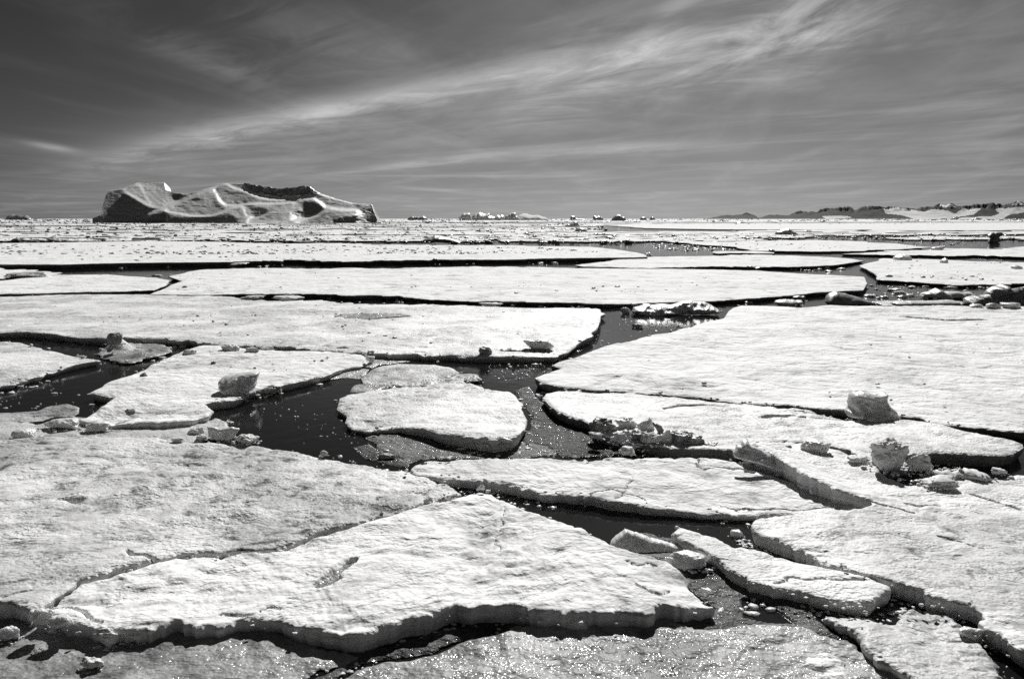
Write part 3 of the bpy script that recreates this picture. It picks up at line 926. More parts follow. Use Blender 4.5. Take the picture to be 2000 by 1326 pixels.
floe('low pitted grey floe just behind the rounded centre floe',
     [(705, 732), (722, 718), (740, 710), (775, 703), (852, 706), (880, 713), (901, 726), (936, 731), (946, 739), (904, 741), (872, 744), (810, 748), (760, 747), (710, 744)],
     h=0.14, mat='snow_wet', seed=61, relief=1.2)
floe('long narrow floe on the lower right between two dark cracks',
     [(1314, 1042), (1325, 1029), (1340, 1033), (1372, 1041), (1400, 1046), (1430, 1062), (1475, 1073), (1520, 1085), (1569, 1096), (1606, 1107), (1662, 1118), (1700, 1128), (1739, 1144), (1738, 1153), (1713, 1166),
      (1707, 1177), (1674, 1178), (1625, 1170), (1569, 1157), (1512, 1146), (1475, 1138), (1445, 1125), (1426, 1110), (1400, 1091), (1370, 1072), (1336, 1057)],
     h=0.2, mat='snow', seed=66, lip=0.04, cracks=[([(1510, 1137), (1540, 1130), (1610, 1131), (1680, 1132)], 0.03, 0.04)])
floe('lumpy greyish floe at the bottom right corner beside the black water',
     [(1612, 1178), (1662, 1184), (1700, 1194), (1722, 1204), (1736, 1203), (1752, 1182), (1775, 1173), (1812, 1178), (1850, 1184), (1869, 1200), (1891, 1219), (1902, 1237), (1932, 1264), (1951, 1285), (1957, 1324), (1990, 1400),
      (1850, 1400), (1782, 1311), (1756, 1297), (1711, 1279), (1685, 1252), (1674, 1230), (1644, 1215), (1622, 1196)],
     h=0.2, mat='snow_wet', seed=70, relief=2.2, lifts=[(1720, 1230, 0.3, 0.05), (1830, 1200, 0.25, -0.05), (1800, 1260, 0.3, 0.04)])

# middle distance
floe('very wide flat white floe across the middle with a ragged right end',
     [(290, 572), (322, 560), (353, 549), (327, 540), (367, 530), (402, 526), (490, 524), (700, 523), (950, 521), (1125, 523), (1320, 524), (1480, 528), (1600, 536), (1686, 542), (1692, 554), (1684, 567), (1600, 571),
      (1560, 575), (1500, 580), (1380, 587), (1280, 590), (1177, 593), (1055, 589), (915, 585), (810, 581), (705, 578), (595, 575), (437, 573), (350, 573)],
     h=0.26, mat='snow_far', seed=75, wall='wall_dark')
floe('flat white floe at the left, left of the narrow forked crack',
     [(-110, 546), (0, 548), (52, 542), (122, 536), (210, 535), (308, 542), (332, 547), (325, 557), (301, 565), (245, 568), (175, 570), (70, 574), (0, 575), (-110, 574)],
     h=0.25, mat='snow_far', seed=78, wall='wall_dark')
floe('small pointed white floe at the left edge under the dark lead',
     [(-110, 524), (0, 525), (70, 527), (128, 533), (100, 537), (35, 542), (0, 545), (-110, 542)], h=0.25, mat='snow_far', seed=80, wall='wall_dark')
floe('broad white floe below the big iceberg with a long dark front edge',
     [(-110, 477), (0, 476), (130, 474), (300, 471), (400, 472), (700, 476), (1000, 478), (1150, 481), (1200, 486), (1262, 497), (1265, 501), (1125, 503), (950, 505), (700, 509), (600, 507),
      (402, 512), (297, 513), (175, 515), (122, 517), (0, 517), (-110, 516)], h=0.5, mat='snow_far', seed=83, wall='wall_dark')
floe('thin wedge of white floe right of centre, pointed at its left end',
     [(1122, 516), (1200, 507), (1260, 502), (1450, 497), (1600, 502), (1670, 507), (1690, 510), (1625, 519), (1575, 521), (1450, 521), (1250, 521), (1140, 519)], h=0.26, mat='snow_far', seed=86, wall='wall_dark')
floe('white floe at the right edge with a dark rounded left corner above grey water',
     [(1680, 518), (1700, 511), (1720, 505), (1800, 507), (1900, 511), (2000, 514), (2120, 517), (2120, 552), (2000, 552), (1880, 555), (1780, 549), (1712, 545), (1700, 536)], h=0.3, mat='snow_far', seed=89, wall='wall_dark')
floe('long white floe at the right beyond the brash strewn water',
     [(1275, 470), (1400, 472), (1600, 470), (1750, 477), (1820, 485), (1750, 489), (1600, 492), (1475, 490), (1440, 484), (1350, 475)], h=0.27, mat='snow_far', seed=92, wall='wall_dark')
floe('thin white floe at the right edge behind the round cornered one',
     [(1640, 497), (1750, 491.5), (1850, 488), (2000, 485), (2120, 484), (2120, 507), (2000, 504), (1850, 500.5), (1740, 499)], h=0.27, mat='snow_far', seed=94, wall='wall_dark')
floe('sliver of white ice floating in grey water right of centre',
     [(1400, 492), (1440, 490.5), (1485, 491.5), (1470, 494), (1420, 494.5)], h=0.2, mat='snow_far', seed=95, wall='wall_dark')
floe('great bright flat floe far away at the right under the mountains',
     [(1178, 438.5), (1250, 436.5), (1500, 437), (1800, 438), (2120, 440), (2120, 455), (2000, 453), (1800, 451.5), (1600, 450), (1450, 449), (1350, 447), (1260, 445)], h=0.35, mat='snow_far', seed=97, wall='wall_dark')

# distant rows of thin floes
FR = random.Random(5)
cnt_ = {}
ORD = 'first second third fourth fifth sixth seventh eighth ninth tenth eleventh twelfth thirteenth fourteenth fifteenth sixteenth seventeenth'.split()
rows = [470.0, 465.2, 461.0, 457.2, 453.8, 450.7, 448.0, 445.5, 443.3, 441.3, 439.5, 437.9, 436.5, 435.2, 434.0]
k_ = 0
for i, vf in enumerate(rows):
    vb = rows[i + 1] if i + 1 < len(rows) else 433.0
    u = -100 - FR.uniform(0, 200)
    while u < 2080:
        wd = FR.uniform(140, 520) if i < 9 else FR.uniform(90, 300)
        u2 = u + wd
        s = FR.uniform(-0.6, 0.6)
        gap = FR.uniform(0.5, 1.3) if i < 9 else FR.uniform(0.3, 0.6)
        a, b = u + FR.uniform(1, 8), u2
        if u2 > 1190 and 437.0 < vf < 453.5:
            if u > 1170: u = u2; continue
            b = 1172; 
        if vf > 464 and a < 2000 and b > 1680:
            if FR.random() < 0.6: u = u2; continue
        n = max(4, int((b - a) / 22))
        amp = 0.16 + 0.028 * (vf - 433)
        open_ = FR.random() < 0.45
        g2 = gap if open_ else 0.12
        top = [(a + (b - a) * q / n + FR.uniform(-5, 5), vb + g2 + s * q / n * 0.5 + FR.uniform(-amp, amp)) for q in range(n + 1)]
        bot = [(a + (b - a) * q / n + FR.uniform(-5, 5) + FR.uniform(-8, 12), vf + s * q / n * 0.5 - 0.1 + FR.uniform(-amp, amp)) for q in range(n, -1, -1)]
        if b - a > 30:
            cnt_[i] = cnt_.get(i, 0) + 1
            lab = 'thin far floe, %s from the left in the %s row above the broad iceberg floe' % (ORD[cnt_[i] - 1], ORD[i]) if i < 9 else \
                  'one of the hair thin floes packed in rows just under the horizon'
            floe(lab, top + bot, h=0.3, mat='snow_far', wall='wall_dark', group='thin floes in rows towards the horizon', seed=100 + k_, step=7, parts=False)
        k_ += 1
        u = u2

# ------------------------------------------------------------------ grey wet ice lying almost at water level
def wet(label, pts, h=0.05, mat='wet', seed=0, cat='wet ice sheet', relief=0.3, **kw):
    if mat.startswith('slush'): h, relief = 0.03, 0.12
    return floe(label, pts, h=h, mat=mat, wall='wet', cat=cat, name='wet_ice_sheet', seed=seed, parts=False, relief=relief, lip=0.02, thick=0.1, **kw)
wet('grey wet ice sheet across the bottom left corner', [(-140, 1185), (0, 1190), (60, 1195), (130, 1208), (300, 1215), (500, 1212), (560, 1228), (585, 1250), (700, 1278), (640, 1300), (590, 1322), (575, 1420), (-140, 1420)], seed=201, mat='wet', relief=0.35)
floe('small patch of pale crumpled snow on the glittering wet ice, bottom right', [(1562, 1288), (1580, 1270), (1602, 1262), (1632, 1268), (1652, 1286), (1656, 1306), (1640, 1330), (1600, 1334), (1590, 1318), (1604, 1302), (1580, 1298)], h=0.11, mat='snow', wall='snow_wet', seed=226, relief=1.2, lip=0.05, lip_w=0.2, parts=False, name='snow_patch', cat='snow patch')
wet('glittering grey wet ice sheet at the bottom centre', [(673, 1322), (692, 1305), (747, 1291), (801, 1287), (853, 1276), (911, 1250), (966, 1239), (1032, 1221), (1060, 1212), (1180, 1212), (1290, 1212), (1362, 1230), (1419, 1230), (1452, 1220),
     (1512, 1222), (1561, 1226), (1606, 1241), (1662, 1256), (1700, 1279), (1756, 1301), (1794, 1324), (1860, 1420), (640, 1420)], seed=205, mat='wet', h=0.07, relief=0.42)
wet('grey slushy ice shelf between the dark left lead and the lower left floe', [(-110, 806), (0, 800), (70, 795), (100, 788), (130, 785), (152, 792), (150, 806), (200, 812), (300, 822), (380, 820), (420, 812), (440, 822), (446, 838), (430, 850), (380, 858), (250, 858), (0, 862), (-110, 852)],
    seed=208, mat='snow_wet', h=0.11, relief=1.0)
wet('grey slush foot under the near side of the centre floe', [(690, 822), (760, 832), (860, 846), (980, 864), (1030, 850), (1062, 868), (1100, 882), (1000, 894), (900, 893), (830, 893), (800, 905), (770, 890), (742, 878), (728, 860), (705, 850)], seed=212, mat='slush')
wet('thin dark slush in the channel right of the centre floe', [(1016, 862), (1034, 838), (1036, 812), (1026, 788), (1012, 762), (1036, 752), (1056, 775), (1080, 800), (1104, 822), (1146, 838), (1164, 860), (1250, 872), (1330, 882), (1230, 889), (1100, 892), (1060, 870)], seed=213, mat='slush_dark')
wet('thin dark slush at the lower left rim of the centre floe channel', [(690, 872), (720, 866), (745, 880), (775, 893), (800, 906), (795, 911), (755, 904), (715, 895)], seed=219, mat='slush_dark')
wet('grey slush between the carved block floe and the pitted floe', [(560, 757), (600, 744), (640, 730), (680, 714), (735, 700), (775, 698), (800, 705), (740, 712), (720, 722), (706, 740), (680, 736), (640, 742), (600, 752)], seed=214, mat='wet', h=0.03)
wet('grey slush edge at the left of the centre floe', [(680, 765), (690, 752), (740, 746), (830, 745), (900, 742), (870, 750), (760, 757), (720, 766)], seed=216, mat='wet', h=0.02)
wet('sparkling dark slush in the lower right channel', [(1326, 1100), (1350, 1095), (1395, 1098), (1425, 1118), (1460, 1140), (1510, 1152), (1560, 1165), (1600, 1178), (1640, 1195), (1652, 1218), (1680, 1242), (1682, 1262), (1600, 1240), (1512, 1226), (1390, 1236), (1300, 1218), (1270, 1208), (1350, 1194), (1396, 1186), (1350, 1150)],
    seed=218, mat='slush', h=0.02, pits=[([(1445, 1165), (1490, 1168), (1530, 1195), (1560, 1218), (1500, 1216), (1450, 1205)], 0.07), ([(1575, 1172), (1610, 1178), (1640, 1222), (1668, 1250), (1630, 1240), (1590, 1205)], 0.07)])
wet('narrow strip of sparkling slush under the big bottom centre floe', [(600, 1262), (680, 1270), (760, 1262), (840, 1236), (900, 1215), (960, 1208), (1040, 1214), (1010, 1224), (950, 1236), (900, 1246), (845, 1270), (790, 1281), (740, 1286), (690, 1298), (660, 1320), (640, 1400), (590, 1400), (610, 1325), (660, 1302), (700, 1284), (640, 1272)],
    seed=220, mat='slush', h=0.02)
wet('slush strip beside the tilted slab in the lower right', [(1195, 1054), (1225, 1040), (1290, 1046), (1320, 1052), (1372, 1085), (1392, 1100), (1350, 1100), (1290, 1098), (1240, 1082), (1215, 1070)], seed=222, mat='slush', h=0.02)
wet('pale wet ice at the right beside the dark jagged ridge', [(1700, 588), (1760, 586), (1800, 588), (1870, 588), (1880, 593), (1800, 597), (1730, 596)], seed=224, mat='wet_pale', h=0.08)

# ------------------------------------------------------------------ blocks, slabs and lumps that can be told apart
slab('tilted ice slab standing on edge beside the pointed narrow floe, lower right', [(1190, 1066), (1195, 1056), (1210, 1043), (1222, 1033), (1232, 1037), (1250, 1044), (1300, 1058), (1350, 1071), (1378, 1086), (1380, 1094), (1345, 1090), (1310, 1086), (1270, 1080), (1225, 1074)],
     1078, 0.0, 0.22, 0.75, seed=3, edge=0.05, relief=0.03)
slab('clear grey ice wedge with a flared top left of the black pool', [(404, 833), (420, 834), (432, 838), (444, 835), (452, 833), (467, 836), (466, 841), (460, 850), (452, 859), (430, 860), (414, 859), (408, 848)], 858, 0.12, 0.16, 0.15, seed=4, edge=0.03, relief=0.02)
slab('upturned slab with a torn top leaning along the crack right of centre', [(1435, 893), (1432, 884), (1438, 868), (1446, 870), (1450, 860), (1460, 857), (1466, 868), (1480, 874), (1510, 890), (1550, 912), (1600, 936), (1655, 958), (1700, 980), (1690, 984), (1640, 966), (1590, 948), (1530, 925), (1480, 905), (1450, 898)],
     930, 0.18, 0.18, 1.1, seed=5, edge=0.05, relief=0.03, ubase=1500)
slab('arched raft of ice with wavy top at the head of the central channel', [(1236, 600), (1246, 597), (1256, 593), (1275, 596), (1290, 594), (1310, 595), (1330, 590), (1350, 588), (1375, 589), (1390, 595), (1403, 604), (1404, 612), (1385, 614), (1350, 614), (1320, 615), (1290, 617), (1262, 617), (1240, 614), (1233, 609)],
     615, 0.0, 1.0, 1.2, seed=6, edge=0.25, relief=0.3, step=1.8, rag=1.6)
chunk('small round ice ring lump at the left end of the arched raft', 1222, 613, 20, 12, 0.0, seed=61)
slab('dark sloping ice wedge humped at its left, beyond the very large right floe', [(1612, 592), (1613, 580), (1618, 573), (1632, 570), (1650, 573), (1675, 580), (1700, 589), (1716, 595), (1700, 597), (1650, 597), (1618, 597)], 596, 0.0, 1.0, 1.2, 'block_dark', seed=7, edge=0.3, relief=0.06)
slab('low humpy raft of ice in the water left of the dark wedge', [(1511, 592), (1515, 587), (1530, 584), (1550, 585), (1565, 587), (1570, 592), (1560, 597), (1525, 597)], 596, 0.0, 0.9, 1.6, seed=8, edge=0.25)
slab('dark lump of ice behind the low humpy raft', [(1545, 584), (1550, 579), (1562, 577), (1573, 579), (1574, 586), (1565, 589)], 588, 0.0, 0.5, 0.6, 'block_dark', seed=81, edge=0.15)
slab('jagged dark ice ridge at the right edge in the middle distance', [(1880, 594), (1884, 584), (1900, 577), (1925, 574), (1935, 562), (1948, 556), (1956, 554), (1965, 561), (1975, 565), (1990, 562), (2010, 556), (2060, 560), (2060, 602), (1990, 600), (1960, 597), (1920, 598), (1890, 598)],
     598, 0.0, 1.5, 0.7, 'block_dark', seed=9, edge=0.4, relief=0.6, step=1.8, rag=3.5)
slab('low flat topped ice ledge left of the jagged dark ridge', [(1800, 580), (1805, 572), (1818, 569), (1828, 562), (1833, 564), (1840, 570), (1870, 569), (1900, 573), (1908, 580), (1890, 584), (1840, 584), (1806, 583)], 583, 0.0, 1.2, 0.7, 'block', seed=10, edge=0.2, relief=0.25, step=1.8, rag=2.0)
slab('snow covered ice ledge on the near side of the flat topped one', [(1735, 592), (1760, 588), (1800, 587), (1860, 586), (1875, 591), (1870, 597), (1820, 598), (1750, 597)], 598, 0.02, 1.0, 1.8, 'block', seed=110, edge=0.3)
for (u, v, w, hh, lab) in [(1945, 603, 30, 9, 'snow lump under the jagged dark ridge'), (1985, 604, 34, 10, 'pale lump at the right foot of the jagged dark ridge'),
                           (1910, 601, 22, 6, 'smallest pale lump at the left foot of the jagged dark ridge')]:
    chunk(lab, u, v, w, hh, 0.27, seed=int(u))
slab('thick ice ledge jutting over the water at the centre, boulder behind it', [(976, 694), (975, 684), (980, 680), (1010, 680), (1040, 680), (1055, 678), (1062, 681), (1075, 681), (1080, 686), (1082, 693), (1060, 699), (1010, 699)], 698, 0.0, 0.5, 0.5, 'block_dark', seed=11, edge=0.08, relief=0.04)
chunk('rounded grey boulder of ice on the thick ledge at the centre', 1052, 684, 62, 20, 0.26, 'block', seed=12, sub=4, rough=0.2, depth=0.6)
chunk('double knobbed grey ice lump left of the thick ledge', 948, 695, 28, 17, 0.22, 'block_dark', seed=13, sub=4, rough=0.3)
chunk('thin wafer of ice beside the thick ledge', 968, 697, 22, 4, 0.1, 'block', seed=131)
slab('large carved ice block with hollows standing on the floe left of centre', [(430, 757), (429, 746), (434, 738), (444, 732), (455, 731), (465, 729), (474, 728), (490, 727), (503, 727), (505, 732), (500, 748), (497, 766), (488, 772), (460, 772), (444, 770), (434, 764)],
     770, 0.2, 0.9, 0.6, 'block', seed=14, edge=0.2, relief=0.26, step=1.8, rag=1.8)
chunk('dark low lump of ice at the water edge right of the carved block', 530, 765, 34, 12, 0.1, 'block_dark', seed=15)
chunk('dark smooth boulder on the low snow island at the left', 220, 673, 30, 20, 0.42, 'block_dark', seed=16, sub=4, rough=0.06)
slab('eroded pedestal of ice with a flat top beside the long crack on the right', [(1655, 814), (1654, 803), (1661, 796), (1662, 785), (1664, 772), (1668, 767), (1685, 765), (1700, 766), (1715, 767), (1728, 766), (1729, 782), (1735, 790), (1745, 800), (1752, 812), (1740, 819), (1700, 820), (1670, 817)],
     818, 0.24, 0.8, 0.45, 'block', seed=17, edge=0.12, relief=0.2, step=1.8, rag=1.8)
chunk('low cracked snow lump at the right foot of the flat topped pedestal', 1728, 825, 66, 12, 0.24, 'crumb', seed=18, sub=4)
chunk('tall knobbly ice boulder beside the dark hole on the right', 1744, 920, 72, 56, 0.27, 'crumb', seed=33, sub=4, blocky=0.15, rough=0.30, depth=0.75)
chunk('round knobbly ice lump attached to the right of the tall boulder', 1801, 922, 50, 33, 0.27, 'crumb', seed=26, sub=4, blocky=0.15, rough=0.30, depth=0.75)
slab('low crumbly snow ridge running right from the round lump along the dark hole', [(1822, 925), (1826, 916), (1838, 920), (1850, 917), (1858, 921), (1868, 919), (1876, 914), (1884, 919), (1890, 914), (1899, 918), (1908, 917), (1916, 923), (1926, 925), (1930, 934), (1918, 938), (1900, 934), (1870, 935), (1840, 932)],
     933, 0.26, 0.35, 0.8, 'crumb', seed=211, edge=0.1, relief=0.12, step=1.8, rag=1.5)
for i, (u, v, w, hh, lab) in enumerate([(1955, 926, 26, 9, 'small snow lump nearest the right edge by the dark hole'),
                                        (1680, 905, 40, 12, 'snow lump on the left approach to the tall boulder'), (1845, 952, 60, 14, 'low arched snow heap below the dark hole')]):
    chunk(lab, u, v, w, hh, 0.27, 'crumb', seed=230 + i, rough=0.25)
chunk('grey dome shaped lump on the floe above the upturned slab', 1597, 884, 54, 20, 0.3, 'block', seed=21, sub=4, rough=0.15)
chunk('tiny dark lump left of the grey dome shaped lump', 1541, 877, 14, 7, 0.3, 'block_dark', seed=22)
# the crumpled pressure ridge right of centre
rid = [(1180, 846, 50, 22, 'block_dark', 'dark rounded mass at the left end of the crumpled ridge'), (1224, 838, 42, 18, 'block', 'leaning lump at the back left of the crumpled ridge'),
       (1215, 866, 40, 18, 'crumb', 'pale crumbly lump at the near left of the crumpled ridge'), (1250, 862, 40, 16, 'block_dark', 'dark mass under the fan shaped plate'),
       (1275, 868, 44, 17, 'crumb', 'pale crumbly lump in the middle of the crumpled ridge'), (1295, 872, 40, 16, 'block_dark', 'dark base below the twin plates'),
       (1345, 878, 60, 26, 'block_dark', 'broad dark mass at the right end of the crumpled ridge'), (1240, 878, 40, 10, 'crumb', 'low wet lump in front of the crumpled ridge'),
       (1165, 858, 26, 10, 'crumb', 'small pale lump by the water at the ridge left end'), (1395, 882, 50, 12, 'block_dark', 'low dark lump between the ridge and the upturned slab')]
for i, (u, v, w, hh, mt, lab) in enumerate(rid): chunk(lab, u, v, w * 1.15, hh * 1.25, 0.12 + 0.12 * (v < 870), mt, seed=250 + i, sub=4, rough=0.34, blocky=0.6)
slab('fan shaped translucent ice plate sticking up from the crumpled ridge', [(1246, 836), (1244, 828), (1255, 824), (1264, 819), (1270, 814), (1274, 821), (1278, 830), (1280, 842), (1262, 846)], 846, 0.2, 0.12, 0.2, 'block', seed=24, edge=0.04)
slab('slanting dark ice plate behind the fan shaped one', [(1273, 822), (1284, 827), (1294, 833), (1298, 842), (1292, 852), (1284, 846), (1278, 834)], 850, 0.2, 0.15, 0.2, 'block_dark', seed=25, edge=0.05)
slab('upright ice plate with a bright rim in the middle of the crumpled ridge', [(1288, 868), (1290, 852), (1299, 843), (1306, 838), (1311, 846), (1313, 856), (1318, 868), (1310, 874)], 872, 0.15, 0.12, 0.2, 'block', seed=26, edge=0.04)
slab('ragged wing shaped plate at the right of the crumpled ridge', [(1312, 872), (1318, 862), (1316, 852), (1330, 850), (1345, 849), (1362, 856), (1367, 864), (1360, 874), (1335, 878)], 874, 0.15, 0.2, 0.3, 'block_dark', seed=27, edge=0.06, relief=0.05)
chunk('white pyramid of ice at the back edge of the long pale slab', 1225, 888, 34, 14, 0.2, 'crumb', seed=28)
chunk('small block resting on the near edge of the rounded centre floe', 985, 867, 34, 13, 0.2, 'block', seed=29, blocky=0.95, rough=0.06)
named = [(492, 691, 28, 12, 'crumb', 'cupped snow lump at the back edge of the carved block floe'), (448, 690, 34, 16, 'block', 'knobbly lump at the back edge of the carved block floe, left of the cupped one'),
         (520, 684, 26, 7, 'crumb', 'flat lump by the narrow dark lead behind the carved block floe'), (668, 686, 27, 9, 'block_dark', 'oblong grey block lying in the thin crack left of centre'),
         (366, 697, 28, 13, 'block', 'rounded lump at the far left corner of the carved block floe'), (279, 737, 14, 8, 'block_dark', 'small dark lump on the left edge of the carved block floe'),
         (722, 706, 20, 10, 'block', 'grey lump at the right tip of the carved block floe'), (416, 712, 10, 6, 'block_dark', 'tiny dark lump alone on the carved block floe'),
         (252, 812, 24, 11, 'block_dark', 'dark mound on the slush below the carved block floe'), (380, 849, 32, 12, 'crumb', 'pale block in the water left of the flared wedge'),
         (392, 860, 22, 11, 'crumb', 'small white lump touching the flared wedge'), (478, 866, 46, 14, 'crumb', 'flat white lump at the pool edge right of the flared wedge'),
         (186, 843, 44, 15, 'crumb', 'snow capped lump on the slush shelf at the left'), (40, 856, 40, 14, 'block', 'snow covered lump at the left edge on the slush shelf'),
         (110, 838, 70, 16, 'block', 'long snow covered lump on the slush shelf'), (195, 865, 14, 10, 'crumb', 'little round lump at the back edge of the big lower left floe'),
         (345, 864, 22, 8, 'crumb', 'pair of little lumps at the back edge of the big lower left floe'), (632, 890, 16, 9, 'crumb', 'single small white lump on the right rim of the black pool'),
         (755, 899, 36, 12, 'wet_pale', 'rounded wet lump in the slush by the black pool'), (835, 984, 22, 14, 'crumb', 'small square snow block fallen into the diagonal crack'),
         (940, 957, 16, 10, 'crumb', 'small lump on the far point of the bottom centre floe'), (998, 957, 34, 12, 'block', 'lump clinging to the slab edge above the black water'),
         (830, 897, 16, 9, 'crumb', 'small lump on the left tip of the long pale slab'), (1125, 1232, 62, 30, 'block', 'translucent pyramid of ice at the near edge of the bottom centre floe'),
         (1212, 1226, 46, 18, 'block', 'pale angular lump in the wet ice right of the translucent pyramid'), (1065, 1214, 40, 18, 'block', 'lump broken from the floe edge left of the translucent pyramid'),
         (205, 1263, 52, 32, 'crumb', 'rounded snow lump below the left front edge of the bottom centre floe'), (262, 1257, 44, 19, 'crumb', 'flat white ice lump right of the rounded snow lump'),
         (80, 1220, 36, 26, 'block', 'pointed ice lump wedged at the left corner of the bottom centre floe'), (115, 1228, 40, 20, 'block', 'wide lump of the rubble heap at the left corner of the bottom centre floe'),
         (100, 1238, 16, 10, 'block', 'small cube at the foot of the rubble heap, bottom left'), (10, 1252, 40, 22, 'block', 'ice lump cut by the left edge at the bottom'),
         (175, 1308, 44, 16, 'crumb', 'low pale mound on the wet ice sheet, bottom left'), (1350, 1112, 80, 26, 'block', 'wet lumpy ice behind the right tip of the bottom centre floe'),
         (1308, 1108, 16, 20, 'block', 'small upright nub beside the wet lumpy ice'), (1440, 1049, 26, 12, 'block', 'small dark lump floating left of the right floe tip'),
         (1905, 1255, 50, 22, 'block', 'snowy knob at the end of the lumpy bottom right floe'), (1960, 1268, 30, 26, 'block', 'small white lump in the black water, bottom right corner'),
         (1246, 640, 22, 7, 'crumb', 'small white lump floating in the central channel'),
         (1330, 642, 30, 8, 'crumb', 'low snow lump at the channel edge of the very large right floe'), (1130, 758, 50, 13, 'block', 'crumbly lump at the left end of the long crack'),
         (1560, 797, 26, 8, 'block_dark', 'dark lump in the long crack left of the pedestal'), (1240, 598, 14, 5, 'crumb', 'tiny white lump left of the arched raft'),
         (40, 543, 70, 9, 'block', 'low snow mound at the left edge in the middle distance'), (112, 534, 0, 0, '', ''),
         (560, 588, 60, 9, 'crumb', 'row of snow knobs on the back edge of the wide left floe'), (490, 585, 44, 6, 'crumb', 'small snow knobs left of the longer row of knobs'),
         (958, 600, 50, 8, 'crumb', 'bright snow crust on the back edge of the wide left floe'), (440, 520, 80, 7, 'block', 'grey lump of ice in the long dark lead below the iceberg'),
         (120, 522, 60, 7, 'block_dark', 'dark lump at the left end of the long dark lead'), (303, 541, 22, 4, 'crumb', 'tiny bright lump at the fork of the narrow crack')]
zs_of = {}
for i, (u, v, w, hh, mt, lab) in enumerate(named):
    if not w: continue
    zs = 0.22
    if v > 1205 and u < 1500 and not (u < 130 and v < 1230): zs = 0.05
    if lab.startswith(('pale block in', 'small white lump floating', 'single small white lump floating', 'small dark lump floating', 'small white lump in', 'rounded wet', 'grey lump of ice in', 'dark lump at the left end', 'little', 'lump clinging')): zs = 0.0
    if 800 < v < 862 and u < 440: zs = 0.08
    if 'wet lumpy' in lab or 'nub' in lab or 'bottom right' in lab: zs = 0.06
    if 'square snow block' in lab or 'crack' in lab: zs = 0.12
    chunk(lab, u, v, w, hh, zs, mt, seed=300 + i, sub=4, rough=0.2 if mt == 'crumb' else 0.13, depth=0.7)

# far, dark blocks standing on the pack
slab('long dark jagged ridge of ice far off, left of centre', [(824, 470), (830, 464), (845, 461), (850, 458.5), (860, 460), (875, 464), (890, 466), (900, 470), (915, 467), (917, 474), (895, 475), (870, 472), (845, 473)], 473, 0.2, 4, 1.5, 'block_dark', seed=31, step=1.5, edge=1.2, relief=0.6)
slab('flat topped dark block of ice below the iceberg', [(259, 470), (260, 464.5), (300, 464), (310, 463), (320, 467), (322, 470.5)], 470, 0.2, 3, 0.3, 'block_dark', seed=32, step=1.5, edge=0.8, relief=0.3)
slab('low dark wedge of ice far off at the left', [(40, 472), (60, 469.5), (90, 469), (103, 466), (110, 469), (122, 471), (120, 473.5), (60, 473.5)], 473, 0.2, 3, 0.6, 'block_dark', seed=33, step=1.5, edge=0.8, relief=0.3)
slab('mushroom shaped dark block of ice near the right edge', [(1927, 464), (1932, 459), (1945, 457), (1956, 458), (1957, 463), (1950, 467), (1955, 475), (1940, 480), (1928, 476), (1936, 468)], 477, 0.0, 2, 0.4, 'block_dark', seed=34, step=1.3, edge=0.7, relief=0.3)
slab('dark double humped block of ice far off at the right', [(1512, 460), (1517, 453), (1525, 451), (1530, 448), (1540, 447.5), (1550, 453), (1560, 459), (1540, 461)], 460, 0.2, 4, 0.6, 'block_dark', seed=35, step=1.3, edge=1.2, relief=0.5)
slab('dark cluster of blocks beyond the middle, under the small bergs', [(1100, 441), (1105, 437), (1112, 437), (1118, 431), (1122, 429), (1128, 434), (1133, 440), (1120, 442)], 441, 0.2, 8, 0.6, 'block_dark', seed=36, step=1.2, edge=2, relief=1)
slab('dark beret shaped block of ice beyond the middle', [(1122, 452), (1126, 445), (1134, 443), (1142, 447), (1147, 450), (1140, 452.5)], 452, 0.2, 5, 0.6, 'block_dark', seed=37, step=1.2, edge=1.4, relief=0.6)
slab('pale lumpy ice block on the tip of the broad floe below the iceberg', [(1258, 502), (1259, 495), (1268, 493), (1275, 498), (1274, 502)], 502, 0.2, 1, 0.3, 'block', seed=38, step=1.2, edge=0.4, relief=0.2)
slab('dark round block at the edge of the grey water on the right', [(1498, 495), (1502, 488), (1508, 486.5), (1514, 489), (1514, 495)], 495, 0.0, 1.2, 0.3, 'block_dark', seed=39, step=1.2, edge=0.5, relief=0.2)
slab('grey smooth boulder behind the round cornered right floe', [(1746, 510), (1748, 502), (1758, 499), (1772, 499), (1778, 504), (1778, 510.5)], 510, 0.25, 2.5, 0.6, 'block', seed=40, step=1.4, edge=1.0, relief=0.2)
slab('pale lump with a flat crest near the small white floes at the right', [(1820, 491), (1818, 486), (1825, 484), (1847, 481.5), (1843, 488), (1838, 491)], 491, 0.2, 2, 0.3, 'block', seed=41, step=1.3, edge=0.8, relief=0.2)
slab('small snow peak on the round cornered right floe', [(1836, 515), (1840, 508), (1846, 503.5), (1850, 509), (1851, 516)], 516, 0.28, 1.2, 0.4, 'block', seed=42, step=1.3, edge=0.4, relief=0.15)
slab('rounded pale lump on the right edge of the round cornered right floe', [(1974, 528), (1978, 521), (1986, 518.5), (1994, 521), (1996, 528)], 528, 0.28, 1, 0.4, 'block', seed=43, step=1.3, edge=0.4, relief=0.15)
slab('dark lumps in the water in front of the thin wedge floe', [(1459, 527), (1460, 520), (1468, 519), (1475, 522), (1484, 521), (1485, 526)], 527, 0.0, 0.8, 0.3, 'block_dark', seed=44, step=1.3, edge=0.3, relief=0.15)

